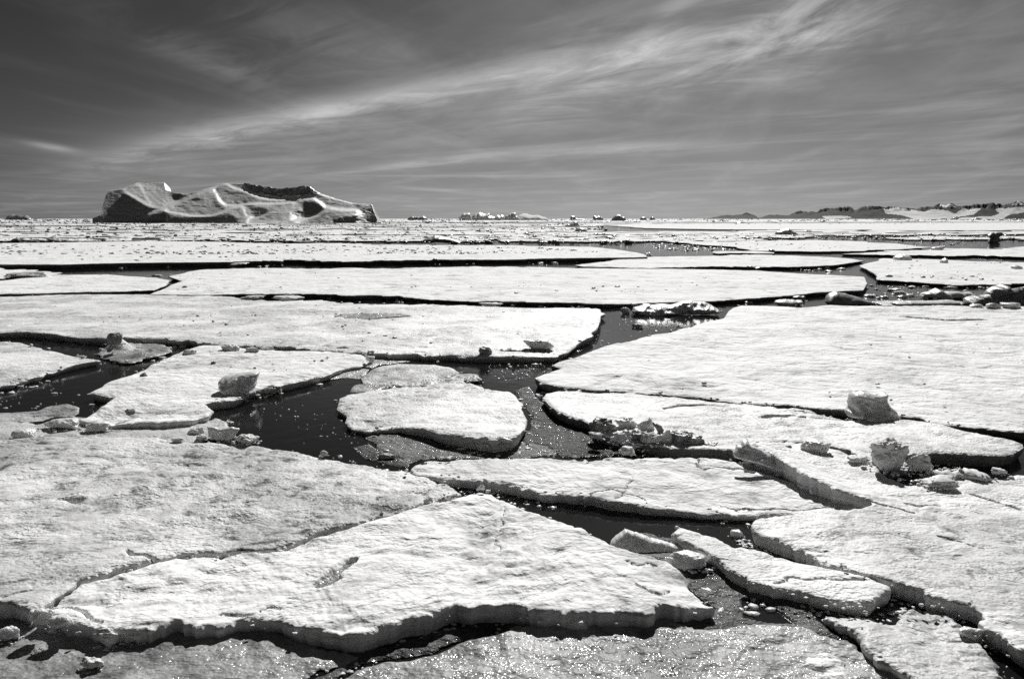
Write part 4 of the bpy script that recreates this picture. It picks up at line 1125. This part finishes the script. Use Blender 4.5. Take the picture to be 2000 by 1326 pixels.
# scattered distant blocks: a few shapes, many copies
protos = []
for s in range(6):
    p, f = lump_verts(400 + s, 3, 0.7, 0.28)
    p[:, 2] += 0.75
    me = bpy.data.meshes.new('ice_chunk')
    me.from_pydata(p.tolist(), [], f)
    me.materials.append(M['block_dark'] if s % 2 else M['block'])
    me.polygons.foreach_set('use_smooth', [True] * len(me.polygons))
    protos.append(me)
SR = random.Random(12)
for i in range(120):
    o = bpy.data.objects.new('ice_chunk', protos[i % 6])
    u = SR.uniform(-40, 2040)
    v = 431.5 + 45 * SR.random() ** 1.8
    if u > 1200 and 436.5 < v < 452: v = SR.uniform(432, 436)
    b = P(u, v, 0.25)
    m = math.hypot(b[0], b[1]) / F
    w = SR.uniform(5, 17) * m / 2; hh = SR.uniform(1.3, 4.2) * m / 2
    if v > 455: hh *= 0.8
    o.location = (float(b[0]), float(b[1]), 0.2)
    o.scale = (w, min(w * 0.8, 3 * hh + 1), hh)
    o.rotation_euler = (0, 0, SR.uniform(-0.4, 0.4))
    C.objects.link(o)
    part_ = 'left third' if u < 680 else ('middle' if u < 1340 else 'right third')
    tag(o, 'one of the small scattered ice blocks on the distant pack, %s of the picture' % part_, 'ice chunk', 'ice blocks scattered over the distant pack, ' + part_)
# ------------------------------------------------------------------ countless bits
cr = np.random.default_rng(99)
# snow crumbs along the floe edges, near and middle
pos, siz = [], []
for ring, h, dens in ALL_RINGS[:14]:
    d = np.hypot(ring[:, 0], ring[:, 1])
    keep = cr.random(len(ring)) < 0.11 * np.clip(14 / d, 0.2, 1) * (0.4 + (vn2(ring[:, 0] * 0.8, ring[:, 1] * 0.8, 77) > 0.1) * 1.6)
    r = ring[keep]
    if not len(r): continue
    q = r + cr.normal(0, 0.06, r.shape)
    pos.append(np.column_stack([q, np.full(len(q), h - 0.01)])); siz.append(cr.uniform(0.008, 0.035, len(q)) * np.clip(np.hypot(q[:, 0], q[:, 1]) / 12, 0.8, 3))
for x_, y_, z_, w_ in BASES:
    if w_ > 1.25 or y_ > 90: continue
    n_ = 26
    a_ = cr.uniform(0, 6.28, n_)
    r_ = w_ * 0.5 * (0.55 + 0.75 * cr.random(n_) ** 1.5)
    pos.append(np.column_stack([x_ + np.cos(a_) * r_, y_ + w_ * 0.15 + np.sin(a_) * r_ * 0.7, np.full(n_, z_ + 0.0)]))
    siz.append(np.minimum(w_, 0.7) * cr.uniform(0.015, 0.07, n_))
crumbs('snow_crumbs', 'countless snow crumbs along the edges of the nearer floes', np.concatenate(pos), np.concatenate(siz), 'crumb', 1)

def scatter(poly, n, zs, smin, smax, seed, keep=None):
    r_ = np.random.default_rng(seed)
    pp = P([q[0] for q in poly], [q[1] for q in poly], zs)[:, :2]
    lo, hi = np.array(poly).min(0), np.array(poly).max(0)
    uv = r_.uniform(lo, hi, (n * 3, 2))
    g = P(uv[:, 0], uv[:, 1], zs)
    g = g[inside(g[:, 0], g[:, 1], pp)]
    cl_ = vn2(g[:, 0] * 1.1, g[:, 1] * 1.1, seed)
    g = g[cl_ + r_.uniform(-0.4, 0.4, len(g)) > -0.1][:n]
    s = smin * (smax / smin) ** (r_.random(len(g)) ** 2.2)
    return g, s
bp, bs = [], []
for poly, n, a, b in [([(690, 835), (980, 872), (1040, 800), (1010, 760), (1050, 750), (1150, 838), (1300, 880), (1000, 896), (800, 912), (680, 880)], 620, 0.010, 0.08),
                      ([(1326, 1095), (1395, 1098), (1560, 1165), (1690, 1262), (1512, 1226), (1390, 1236), (1270, 1210), (1396, 1186)], 520, 0.01, 0.09),
                      ([(600, 1262), (700, 1275), (960, 1208), (1040, 1214), (900, 1250), (740, 1290), (640, 1400), (590, 1400)], 300, 0.01, 0.05),
                      ([(940, 700), (1080, 700), (1120, 690), (1080, 720), (1040, 745), (960, 745)], 140, 0.012, 0.06),
                      ([(0, 770), (100, 740), (200, 770), (100, 800), (0, 800)], 26, 0.02, 0.09),
                      ([(480, 800), (700, 780), (700, 870), (600, 870)], 40, 0.012, 0.04),
                      ([(340, 830), (450, 820), (460, 860), (340, 862)], 260, 0.02, 0.10),
                      ([(1120, 690), (1180, 610), (1420, 615), (1240, 660)], 120, 0.015, 0.07),
                      ([(1220, 1040), (1320, 1050), (1392, 1100), (1300, 1095)], 240, 0.01, 0.04),
                      ([(1430, 1052), (1470, 1058), (1500, 1078), (1450, 1070)], 90, 0.01, 0.04)]:
    g, s = scatter(poly, n, 0.0, a, b, 500 + n)
    g[:, 2] = 0.012
    bp.append(g); bs.append(s)
for ring, h, dens in ALL_RINGS[:18]:
    d = np.hypot(ring[:, 0], ring[:, 1])
    tg = np.roll(ring, -1, 0) - np.roll(ring, 1, 0)
    tg /= np.maximum(np.linalg.norm(tg, axis=1), 1e-9)[:, None]
    keep = cr.random(len(ring)) < 0.5 * np.clip(12 / d, 0.15, 1) * (vn2(ring[:, 0] * 0.5, ring[:, 1] * 0.5, 177) > 0.05)
    r = ring[keep]; no_ = np.column_stack([tg[:, 1], -tg[:, 0]])[keep]
    q = r + no_ * (cr.random(len(r)) ** 1.5 * 0.30 * np.clip(d[keep] / 14, 0.8, 3))[:, None]
    bp.append(np.column_stack([q, np.full(len(q), 0.015)])); bs.append(cr.uniform(0.012, 0.06, len(q)) * np.clip(d[keep] / 14, 0.8, 3))
for poly, n in [([(1270, 476), (1400, 480), (1440, 488), (1330, 492), (1280, 486)], 160), ([(1300, 520), (1680, 520), (1640, 532), (1400, 524)], 60), ([(1700, 556), (2000, 560), (1900, 585), (1700, 585)], 60), ([(1740, 476), (1920, 474), (1930, 482), (1800, 482)], 40),
                ([(0, 518), (400, 516), (1100, 510), (1100, 518), (400, 522), (0, 524)], 60)]:
    g, s = scatter(poly, n, 0.0, 0.08, 0.5, 700 + n)
    g[:, 2] = 0.03
    bp.append(g); bs.append(s)
crumbs('brash_ice', 'countless bits of brash ice floating in the leads', np.concatenate(bp), np.concatenate(bs), 'block', 2, 0.35)

# low hummocks and snow lumps on the middle distance floes
hp, hs = [], []
for poly, n, a, b, z in [([(0, 478), (1000, 480), (1240, 492), (900, 496), (0, 498)], 1000, 0.07, 0.42, 0.48), ([(0, 498), (900, 500), (900, 508), (0, 511)], 60, 0.08, 0.3, 0.48), ([(-20, 437), (1170, 438), (1180, 455), (1250, 474), (-20, 474)], 1900, 0.16, 0.85, 0.3), ([(1240, 456), (2040, 460), (2040, 470), (1300, 470)], 420, 0.15, 0.7, 0.3), ([(1200, 436), (2040, 441), (2040, 443), (1200, 438)], 160, 0.3, 1.2, 0.35), ([(340, 530), (1650, 545), (1600, 568), (700, 575), (330, 565)], 90, 0.05, 0.2, 0.26),
                         ([(0, 580), (1160, 610), (1100, 685), (0, 645)], 200, 0.02, 0.09, 0.26), ([(1300, 650), (2000, 605), (2000, 830), (1200, 755)], 90, 0.015, 0.07, 0.27),
                         ([(1300, 472), (1800, 484), (1500, 490)], 60, 0.1, 0.4, 0.3), ([(1720, 508), (2000, 516), (2000, 550), (1720, 543)], 60, 0.06, 0.3, 0.3),
                         ([(330, 700), (700, 690), (480, 775), (250, 800), (230, 760)], 160, 0.015, 0.07, 0.22)]:
    g, s = scatter(poly, n, z, a, b, 900 + n)
    g[:, 2] = z
    hp.append(g); hs.append(s)
crumbs('snow_lumps', 'countless small lumps of crusted snow on the floes', np.concatenate(hp), np.concatenate(hs), 'rubble', 3, 0.45)

# the far pack that reads as one rough white band up to the horizon
def far_pack():
    vs, fs = [], []
    ys = np.geomspace(1150, 40000, 46)
    n = 0
    rows_ = []
    for y in ys:
        w = y * 0.95
        xs = np.linspace(-w, w, 240)
        z = 0.35 + 0.35 * np.abs(vn2(xs / 25.0, np.full(240, y) / 40.0, 5)) + 0.25 * vn2(xs / 7.0, np.full(240, y) / 20, 8)
        vs.append(np.column_stack([xs + cr.uniform(-0.4, 0.4, 240) * w / 120, np.full(240, y) * (1 + cr.uniform(-0.01, 0.01, 240)), z]))
    V = np.concatenate(vs)
    r = len(ys)
    F_ = [(i * 240 + j, i * 240 + j + 1, (i + 1) * 240 + j + 1, (i + 1) * 240 + j) for i in range(r - 1) for j in range(239)]
    o = add_mesh('far_pack_ice', V, F_, [M['snow_far']], (0, 0, 0), True)
    tag(o, 'rough white pack ice reaching to the horizon', 'pack ice', None, 'stuff')
far_pack()
n = 15000
y = 330 * (9000 / 330) ** cr.random(n)
x = cr.uniform(-0.72, 0.72, n) * y
clus = vn2(x / y * 30, np.log(y) * 6, 31) + cr.uniform(-0.5, 0.5, n)
k = (clus > 0.0)
far = (y < 1300) & (x / y > 0.12)
k &= ~far
x, y = x[k], y[k]
s = (0.4 + 1.6 * cr.random(len(x)) ** 3) * np.clip(y / 1300, 0.4, 2.4)
crumbs('pressure_ridge_rubble', 'countless hummocks of the far pack below the horizon', np.column_stack([x, y, np.full(len(x), 0.3)]), s, 'rubble', 4, 0.8)

# ------------------------------------------------------------------ the big iceberg
LAM = 0.2
CREST = [(1035, 80), (1080, 90), (1200, 100), (1280, 115), (1350, 105), (1420, 90), (1470, 118), (1515, 150), (1430, 165), (1330, 160), (1230, 170), (1170, 155), (1090, 140), (1050, 115)]
def iceberg():
    top = np.array([(180.5, 427.6), (197, 421), (200, 405), (207, 381), (213, 374), (225, 371.5), (241, 369), (257, 361.5), (270, 357), (282, 359), (300, 358), (320, 357), (322.6, 371.5), (339, 376.5), (355, 378), (359.5, 379.5),
                    (370.5, 377.5), (385, 374), (399, 369.5), (418, 365), (424, 359.5), (436, 358), (449, 358), (465, 359), (474, 360), (479, 357), (490, 361.5), (510, 363), (528, 365), (553, 369), (575, 366), (597, 361.5), (610, 368),
                    (622, 376), (640, 382), (654, 387), (685.5, 395), (705, 397), (726, 398), (730, 412), (734, 421), (737, 428), (738, 434)])
    us = np.arange(180.5, 738.2, 1.5)
    nR = 90
    tv = np.interp(us, top[:, 0], top[:, 1])
    tv = tv + 0.35 * vn2(us / 3, us * 0, 3) + np.where((us > 476) & (us < 622), 0.9 * vn2(us / 2.2, us * 0, 5), 0)
    S = np.linspace(0, 1, nR)
    bv = 436.6
    DV = 0.8
    vg = np.arange(bv, 354, -DV)
    U = np.repeat(us[:, None], len(vg), 1)
    Vv = np.repeat(vg[None], len(us), 0)
    # brightness wanted from the slope: bright where the ice lies back, dark where it stands steep
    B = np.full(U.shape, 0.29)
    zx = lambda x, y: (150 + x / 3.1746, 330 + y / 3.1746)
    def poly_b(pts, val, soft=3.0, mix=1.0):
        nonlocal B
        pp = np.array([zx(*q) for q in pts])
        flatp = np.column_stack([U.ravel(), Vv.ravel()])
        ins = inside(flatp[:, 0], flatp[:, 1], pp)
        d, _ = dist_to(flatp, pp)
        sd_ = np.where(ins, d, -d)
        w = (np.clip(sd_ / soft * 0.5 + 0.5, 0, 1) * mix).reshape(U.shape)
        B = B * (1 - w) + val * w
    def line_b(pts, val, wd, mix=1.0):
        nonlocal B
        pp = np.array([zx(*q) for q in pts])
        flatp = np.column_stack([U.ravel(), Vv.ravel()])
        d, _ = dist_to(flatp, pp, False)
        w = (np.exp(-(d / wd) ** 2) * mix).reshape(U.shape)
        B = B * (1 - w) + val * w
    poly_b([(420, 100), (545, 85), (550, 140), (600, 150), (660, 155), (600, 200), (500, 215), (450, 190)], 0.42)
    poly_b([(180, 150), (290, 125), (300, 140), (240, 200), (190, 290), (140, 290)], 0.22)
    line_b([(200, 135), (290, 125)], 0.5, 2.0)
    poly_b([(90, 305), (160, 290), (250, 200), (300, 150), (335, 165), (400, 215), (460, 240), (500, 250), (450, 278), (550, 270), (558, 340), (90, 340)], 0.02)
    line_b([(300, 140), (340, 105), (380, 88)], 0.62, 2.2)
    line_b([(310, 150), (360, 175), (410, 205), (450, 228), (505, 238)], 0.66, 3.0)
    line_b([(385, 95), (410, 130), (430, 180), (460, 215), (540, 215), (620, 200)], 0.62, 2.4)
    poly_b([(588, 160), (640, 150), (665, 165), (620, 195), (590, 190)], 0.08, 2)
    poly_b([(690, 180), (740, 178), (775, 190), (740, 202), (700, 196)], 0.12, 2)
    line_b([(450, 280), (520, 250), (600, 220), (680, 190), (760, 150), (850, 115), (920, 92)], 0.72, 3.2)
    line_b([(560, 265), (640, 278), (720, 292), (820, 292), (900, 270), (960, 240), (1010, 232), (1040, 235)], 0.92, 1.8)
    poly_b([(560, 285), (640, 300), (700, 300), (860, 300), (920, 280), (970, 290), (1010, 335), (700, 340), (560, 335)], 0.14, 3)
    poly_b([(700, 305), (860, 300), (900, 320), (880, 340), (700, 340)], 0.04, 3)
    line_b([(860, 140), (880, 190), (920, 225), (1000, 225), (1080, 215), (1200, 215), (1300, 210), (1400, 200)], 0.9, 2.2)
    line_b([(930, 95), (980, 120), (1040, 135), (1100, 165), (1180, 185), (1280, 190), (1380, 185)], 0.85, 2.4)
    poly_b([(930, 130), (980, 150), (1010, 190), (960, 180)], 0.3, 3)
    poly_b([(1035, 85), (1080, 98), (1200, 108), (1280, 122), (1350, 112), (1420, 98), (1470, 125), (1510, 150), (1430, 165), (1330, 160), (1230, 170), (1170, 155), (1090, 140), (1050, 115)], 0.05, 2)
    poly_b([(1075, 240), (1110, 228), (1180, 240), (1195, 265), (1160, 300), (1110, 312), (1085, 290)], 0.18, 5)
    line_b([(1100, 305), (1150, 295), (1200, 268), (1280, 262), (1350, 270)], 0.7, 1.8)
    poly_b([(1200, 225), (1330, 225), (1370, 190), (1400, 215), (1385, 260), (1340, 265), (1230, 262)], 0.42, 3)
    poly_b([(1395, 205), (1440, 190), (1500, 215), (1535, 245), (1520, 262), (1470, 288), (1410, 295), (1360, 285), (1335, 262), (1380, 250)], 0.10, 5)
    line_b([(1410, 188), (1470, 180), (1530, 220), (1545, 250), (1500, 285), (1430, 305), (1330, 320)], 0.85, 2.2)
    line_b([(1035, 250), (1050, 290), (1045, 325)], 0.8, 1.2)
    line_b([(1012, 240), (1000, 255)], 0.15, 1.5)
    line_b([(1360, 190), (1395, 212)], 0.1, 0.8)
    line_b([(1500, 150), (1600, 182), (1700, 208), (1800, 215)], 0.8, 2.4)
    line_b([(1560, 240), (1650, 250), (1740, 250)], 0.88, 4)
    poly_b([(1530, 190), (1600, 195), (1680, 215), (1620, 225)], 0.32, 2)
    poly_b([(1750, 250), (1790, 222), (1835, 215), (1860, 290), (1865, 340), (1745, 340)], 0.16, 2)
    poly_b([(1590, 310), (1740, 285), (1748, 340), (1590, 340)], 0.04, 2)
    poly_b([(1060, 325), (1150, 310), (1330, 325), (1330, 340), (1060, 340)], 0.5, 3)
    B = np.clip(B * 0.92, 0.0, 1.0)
    ker = np.exp(-np.linspace(-1.8, 1.8, 7) ** 2); ker /= ker.sum()
    def blur(A, ax, rep_=1):
        for _ in range(rep_):
            pw = [(0, 0), (0, 0)]; pw[ax] = (3, 3)
            q = np.pad(A, pw, 'edge'); n_ = A.shape[ax]
            A = sum(ker[i] * np.take(q, range(i, i + n_), ax) for i in range(7))
        return A
    el = SUN_EL
    a = el - np.arcsin(np.clip(B * math.sin(el) - 0.12 * (B < 0.2), -0.7, 0.98))
    a = np.clip(a, math.radians(8), math.radians(78))
    cot = 1 / np.tan(a)
    b0 = P(460, 436.5, 0.0)
    Y0 = float(b0[1])
    m = Y0 / F
    G = 0.5 * (cot[:, 1:] + cot[:, :-1]) * DV * m      # wanted step of depth from row to row
    # least squares surface: rows follow G, columns stay close to their neighbours (cosine solve by mirrored FFT)
    div = np.zeros_like(cot)
    div[:, :-1] -= G; div[:, 1:] += G
    ext = np.concatenate([div, div[::-1]], 0); ext = np.concatenate([ext, ext[:, ::-1]], 1)
    Fx = np.fft.fft2(ext)
    n0, n1_ = ext.shape
    k0 = 2 - 2 * np.cos(2 * np.pi * np.arange(n0) / n0); k1 = 2 - 2 * np.cos(2 * np.pi * np.arange(n1_) / n1_)
    den = LAM * (DV / 1.5) ** 2 * k0[:, None] + k1[None]
    den[0, 0] = 1
    Fx = Fx / den; Fx[0, 0] = 0
    Dg = np.real(np.fft.ifft2(Fx))[:len(us), :B.shape[1]]
    Dg -= Dg[:, 0].min()
    Dg = blur(Dg, 0, 2)
    U = np.repeat(us[:, None], nR, 1)
    Vv = bv + (tv[:, None] - bv) * S[None]
    fr = (bv - Vv) / DV
    i0 = np.clip(fr.astype(int), 0, Dg.shape[1] - 2); w_ = fr - i0
    rr_ = np.arange(len(us))[:, None]
    Dp = Dg[rr_, i0] * (1 - w_) + Dg[rr_, i0 + 1] * w_
    shade_w = np.clip((0.24 - (B[rr_, i0] * (1 - w_) + B[rr_, i0 + 1] * w_)) / 0.12, 0, 1)  # weight of the shade painted into the colour, from the wanted brightness
    Dp += 0.5 * fb2(U / 9, Vv / 5, 4, 8)
    dx_, dy_, dz_ = ray(U, Vv)
    t = (Y0 + Dp) / dy_
    V = np.stack([dx_ * t, Y0 + Dp, CAM_H + dz_ * t], -1)
    # back side: from the crest down to the sea
    rows_b = 14
    crest = V[:, -1]
    back = []
    for q in range(1, rows_b + 1):
        f = q / rows_b
        bk = crest.copy()
        bk[:, 1] += 55 * f + 3 * vn2(us / 8, us * 0 + q, 6)
        bk[:, 2] = crest[:, 2] * (1 - f ** 1.6) - 2 * f
        back.append(bk[:, None])
    V = np.concatenate([V] + back, 1)
    nc = V.shape[1]
    idx = np.arange(len(us) * nc).reshape(len(us), nc)
    fc = np.stack([idx[:-1, :-1], idx[1:, :-1], idx[1:, 1:], idx[:-1, 1:]], -1).reshape(-1, 4).tolist()
    # the two ends
    for e, flip in ((0, False), (len(us) - 1, True)):
        loop = idx[e].tolist()
        fc.append(loop[::-1] if flip else loop)
    o = bpy.data.objects.new('iceberg', None)
    o.location = (float(b0[0]), float(Y0 + 60), 0.0)
    C.objects.link(o)
    tag(o, 'huge fluted iceberg with a dark left flank standing on the horizon at the left', 'iceberg')
    cc = np.array([float(b0[0]), float(Y0 + 60), 0.0])
    VV = V.reshape(-1, 3) - cc
    crest_ = np.zeros((len(us), nc), bool)
    pp = np.array([zx(*q) for q in CREST])
    crest_[:, :nR] = inside(U.ravel() + 2.5 * fb2(U / 5, Vv / 3, 3, 71).ravel(), Vv.ravel() + 2.2 * fb2(U / 4, Vv / 3, 3, 72).ravel(), pp).reshape(U.shape)
    crest_[:, nR:nR + 5] = crest_[:, nR - 2:nR - 1]
    cf = crest_.ravel()
    VV[cf] += (np.stack([fb3(VV[cf], 0.16, 4, 5), -np.abs(fb3(VV[cf], 0.12, 4, 6)) * 2.0, 0.5 * fb3(VV[cf], 0.2, 3, 7)], 1) * 1.5)
    fa = [f for f in fc if not cf[f[0]]]; fb = [f for f in fc if cf[f[0]]]
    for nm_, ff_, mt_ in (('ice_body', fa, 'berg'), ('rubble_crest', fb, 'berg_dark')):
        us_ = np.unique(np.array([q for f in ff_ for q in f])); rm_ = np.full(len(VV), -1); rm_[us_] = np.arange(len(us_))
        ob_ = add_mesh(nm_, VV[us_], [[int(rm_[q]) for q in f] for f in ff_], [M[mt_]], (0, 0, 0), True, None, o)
        at_ = ob_.data.attributes.new('painted_shade', 'FLOAT', 'POINT')
        at_.data.foreach_set('value', np.pad(shade_w, ((0, 0), (0, nc - nR)), 'edge').ravel()[us_].astype(np.float32))
mb, Nb, bb, posb, nb_ = new_mat('berg_ice')
big = Nb.noise(Nb.vm('MULTIPLY', posb, (0.03, 0.03, 0.35)), 1.0, 6, 0.65, 0.5)
fin = Nb.noise(posb, 0.35, 4, 0.6)
ba = mb.node_tree.nodes.new('ShaderNodeAttribute'); ba.attribute_name = 'painted_shade'     # shade painted into the berg's colour on its steep dark faces
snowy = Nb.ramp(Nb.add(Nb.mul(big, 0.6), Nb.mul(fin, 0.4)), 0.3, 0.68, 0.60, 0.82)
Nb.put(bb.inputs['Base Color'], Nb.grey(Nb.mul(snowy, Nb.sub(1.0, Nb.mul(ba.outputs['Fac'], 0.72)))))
bb.inputs['Roughness'].default_value = 0.5
n1 = bump(Nb, big, 0.35, 1.4)
Nb.put(bb.inputs['Normal'], bump(Nb, fin, 0.4, 0.6, n1))
M['berg'] = mb
mb2 = ice_block_mat('far_berg_dark', 0.13, 0.30)
M['berg_dark'] = mb2
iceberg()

# small bergs on the horizon, at the distance where the sea meets it
def berg(label, outline, mat, seed, dist=2600, thick=40, lean=0.8):
    o2 = np.array(outline, float)
    vb = 427.5 + CAM_H / dist * F                 # row (bow removed) where the sea lies at this distance
    ub = o2[:, 0].mean()
    v_show = vb - (HV - np.interp(ub, HOR_U, HOR_V))
    s_ = slab(label, outline, v_show, 0.0, thick, lean, mat, seed, 1.0, thick * 0.12, None, 'small_iceberg', 'iceberg', None, thick * 0.35, 3.0)
    return s_
berg('low dark berg on the horizon just right of the big iceberg', [(793, 429), (797, 424.5), (805, 421), (815, 420.5), (828, 421), (834, 425), (836, 429)], 'berg_dark', 51)
berg('small berg with a smooth rounded left shoulder near the centre of the horizon', [(896, 429), (896.5, 422), (902, 416), (912, 414.5), (919, 416), (921, 422), (921, 429)], 'block', 52)
berg('small rough topped berg between the rounded one and the sloping one on the horizon', [(921, 429), (922, 420), (928, 415), (938, 413), (945, 416), (957, 414.5), (958, 419), (966, 421), (972, 418), (977, 420), (980, 417), (986, 418), (986, 429)], 'block', 53)
berg('small berg rising to a point at its right end near the centre of the horizon', [(985, 429), (986, 420), (995, 416), (1005, 413), (1007, 412), (1009, 416), (1012, 420), (1016, 429)], 'block', 54)
berg('low white berg trailing to the right on the horizon at the centre', [(1013, 429), (1012, 418), (1020, 416), (1030, 416), (1036, 419), (1050, 418.5), (1062, 421), (1068, 424.5), (1072, 429)], 'snow_far', 55, lean=2.6, thick=60)
berg('tiny dark pillar berg on the horizon', [(1113, 429), (1114, 424), (1116, 420), (1123, 421), (1124, 425), (1142, 426), (1142, 429)], 'berg_dark', 56)
berg('dark humped berg on the horizon with a low right shoulder', [(1157, 430), (1158, 421), (1163, 419), (1168, 421), (1176, 423), (1179, 427), (1179, 430)], 'berg_dark', 57)
berg('darkest berg on the horizon, a steep round knoll', [(1189, 432), (1195, 427), (1200, 421), (1206, 418), (1214, 420), (1221, 424), (1223, 431)], 'berg_dark', 58, dist=1700, thick=16)
berg('tiny dark berg right of the steep round knoll', [(1250, 430), (1252, 424), (1257, 422.5), (1262, 425), (1262, 430)], 'berg_dark', 59)
berg('tiny low berg second to the right of the steep round knoll', [(1268, 430), (1270, 425), (1276, 423), (1280, 427), (1280, 430)], 'berg_dark', 60)
berg('faint cluster of low bergs at the far left of the horizon', [(12, 431), (18, 423), (24, 420.5), (28, 423), (36, 421), (41, 422), (45, 425), (52, 422.5), (60, 428), (62, 431)], 'berg_dark', 61)

# ------------------------------------------------------------------ mountains
def mountains():
    prof = np.array([(1368, 429.5), (1375, 427.5), (1385, 424.5), (1400, 422), (1420, 420.5), (1435, 420), (1441, 418), (1448, 416), (1455, 418), (1466, 423), (1470, 427), (1476, 425.5), (1490, 421.5), (1505, 420.5), (1522, 422.5), (1530, 422), (1538, 418), (1550, 414.2), (1557, 415.5), (1568, 416.5), (1580, 417),
                     (1588, 412.5), (1600, 410), (1612, 409.8), (1625, 408.5), (1640, 407.5), (1647, 409.5), (1652, 413.5), (1660, 410.5), (1672, 407.5), (1685, 406.3), (1700, 407.3), (1708, 410), (1716, 408.5), (1722, 408), (1740, 409.5), (1755, 411), (1768, 413), (1778, 410), (1790, 408.5), (1800, 409), (1806, 406.5),
                     (1815, 402.8), (1822, 406), (1828, 406.5), (1835, 402.9), (1842, 404), (1849, 408.5), (1862, 407), (1876, 405.8), (1890, 404.2), (1900, 405), (1915, 402.2), (1922, 405.5), (1928, 403.5), (1934, 406.5), (1945, 404), (1955, 402.5), (1963, 399), (1972, 402.5), (1980, 406.5), (1990, 405), (2000, 405), (2030, 401), (2080, 404), (2150, 409)])
    us = np.arange(1366, 2140, 1.5)
    D0 = 14000.0
    tv = np.interp(us, prof[:, 0], prof[:, 1]) + np.where(us > 1530, 1.9, 1.0) * (np.abs(fb2(us / 9, us * 0, 4, 3, 0.6)) - 0.55) - np.where(us > 1530, 1.0, 0.2)
    m = D0 / F
    hor = np.interp(us, HOR_U, HOR_V)
    H = np.maximum(hor - tv, 0.3) * m + CAM_H
    nR = 28
    S = np.linspace(0, 1.35, nR)
    S = S / S[np.argmin(abs(S - 1))]
    kq = np.ones(25) / 25
    Hs = np.convolve(np.pad(H, 12, 'edge'), kq, 'valid')
    X, Yv, Z = [], [], []
    for j, s in enumerate(S):
        y = D0 - 800 + s * 800
        sc_ = y / D0
        xw = (us - 1000) * m / cp * 1.0
        spur = 1 + 0.45 * fb2(us / 14 + 3 + s * 1.6, us * 0 + s * 4, 4, 12) * (1 - np.clip(abs(s - 1) * 3, 0, 1)) * (s < 0.97)
        wj = np.clip((s - 0.72) / 0.28, 0, 1) ** 1.5
        z = (Hs * (1 - wj) + H * wj) * np.clip(s, 0, 1) ** 1.15 * (spur if s < 0.97 else 1.0)
        if s > 1: z = H * (1 - (s - 1) / 0.35) - 10
        z = np.minimum(z, H * (0.25 + 0.74 * s)) if s < 0.97 else z
        X.append(xw * sc_ if s < 1 else xw * sc_); Yv.append(np.full(len(us), y)); Z.append(z * sc_)
    V = np.stack([np.array(X).T, np.array(Yv).T, np.array(Z).T], -1)
    V[..., 2] += np.where(V[..., 2] > 30, 6 * fb2(V[..., 0] / 130, V[..., 1] / 130, 4, 40), 0) * (np.arange(nR) < nR - 8)[None, :]
    idx = np.arange(len(us) * nR).reshape(len(us), nR)
    fc = np.stack([idx[:-1, :-1], idx[1:, :-1], idx[1:, 1:], idx[:-1, 1:]], -1).reshape(-1, 4).tolist()
    # snow fields measured on the photograph
    snowp = [[(1708, 411), (1735, 409), (1765, 414), (1800, 420), (1830, 432), (1770, 432), (1745, 424), (1712, 420)],
             [(1765, 432), (1770, 424), (1800, 413), (1830, 415), (1850, 424), (1845, 433)], [(1845, 422), (1860, 411), (1895, 412), (1880, 424), (1850, 428)],
             [(1908, 430), (1930, 422), (1920, 413), (1960, 410), (1995, 406), (1990, 418), (1950, 424), (1935, 433)], [(1822, 410), (1815, 403), (1836, 403), (1848, 410)],
             [(1952, 406), (1963, 398), (1976, 406)], [(1590, 424), (1640, 424), (1650, 428), (1600, 430)], [(2000, 420), (2080, 404), (2140, 410), (2140, 436), (2010, 434)], [(1790, 432), (1900, 427), (1930, 428), (1920, 434), (1790, 436)]]
    sn = np.zeros(V.shape[:2])
    uu = 1000 + V[..., 0] / V[..., 1] * F * cp
    vv = hor[:, None] - (V[..., 2] - CAM_H) / V[..., 1] * F
    for pp in snowp:
        sn = np.maximum(sn, inside(uu.ravel(), vv.ravel(), np.array(pp, float)).reshape(sn.shape))
    o = add_mesh('mountains', V.reshape(-1, 3), fc, [M['mountain']], (0, 0, 0), True)
    at = o.data.attributes.new('snowfield', 'FLOAT', 'POINT')
    at.data.foreach_set('value', sn.ravel().astype(np.float32))
    tag(o, None, None, None, 'structure')
mm, Nm, bm_, posm, nm_ = new_mat('mountain_rock_and_snow')
an = mm.node_tree.nodes.new('ShaderNodeAttribute'); an.attribute_name = 'snowfield'
big = Nm.noise(posm, 0.006, 6, 0.65)
f_ = Nm.ramp(Nm.add(an.outputs['Fac'], Nm.mul(Nm.sub(big, 0.5), 1.4)), 0.45, 0.65)
Nm.put(bm_.inputs['Base Color'], Nm.grey(Nm.add(0.045, Nm.mul(f_, 0.75))))
bm_.inputs['Roughness'].default_value = 0.9
bm_.inputs['Specular IOR Level'].default_value = 0.1
Nm.put(bm_.inputs['Normal'], bump(Nm, Nm.noise(posm, 0.02, 5, 0.7), 0.6, 12.0))
M['mountain'] = mm
mountains()
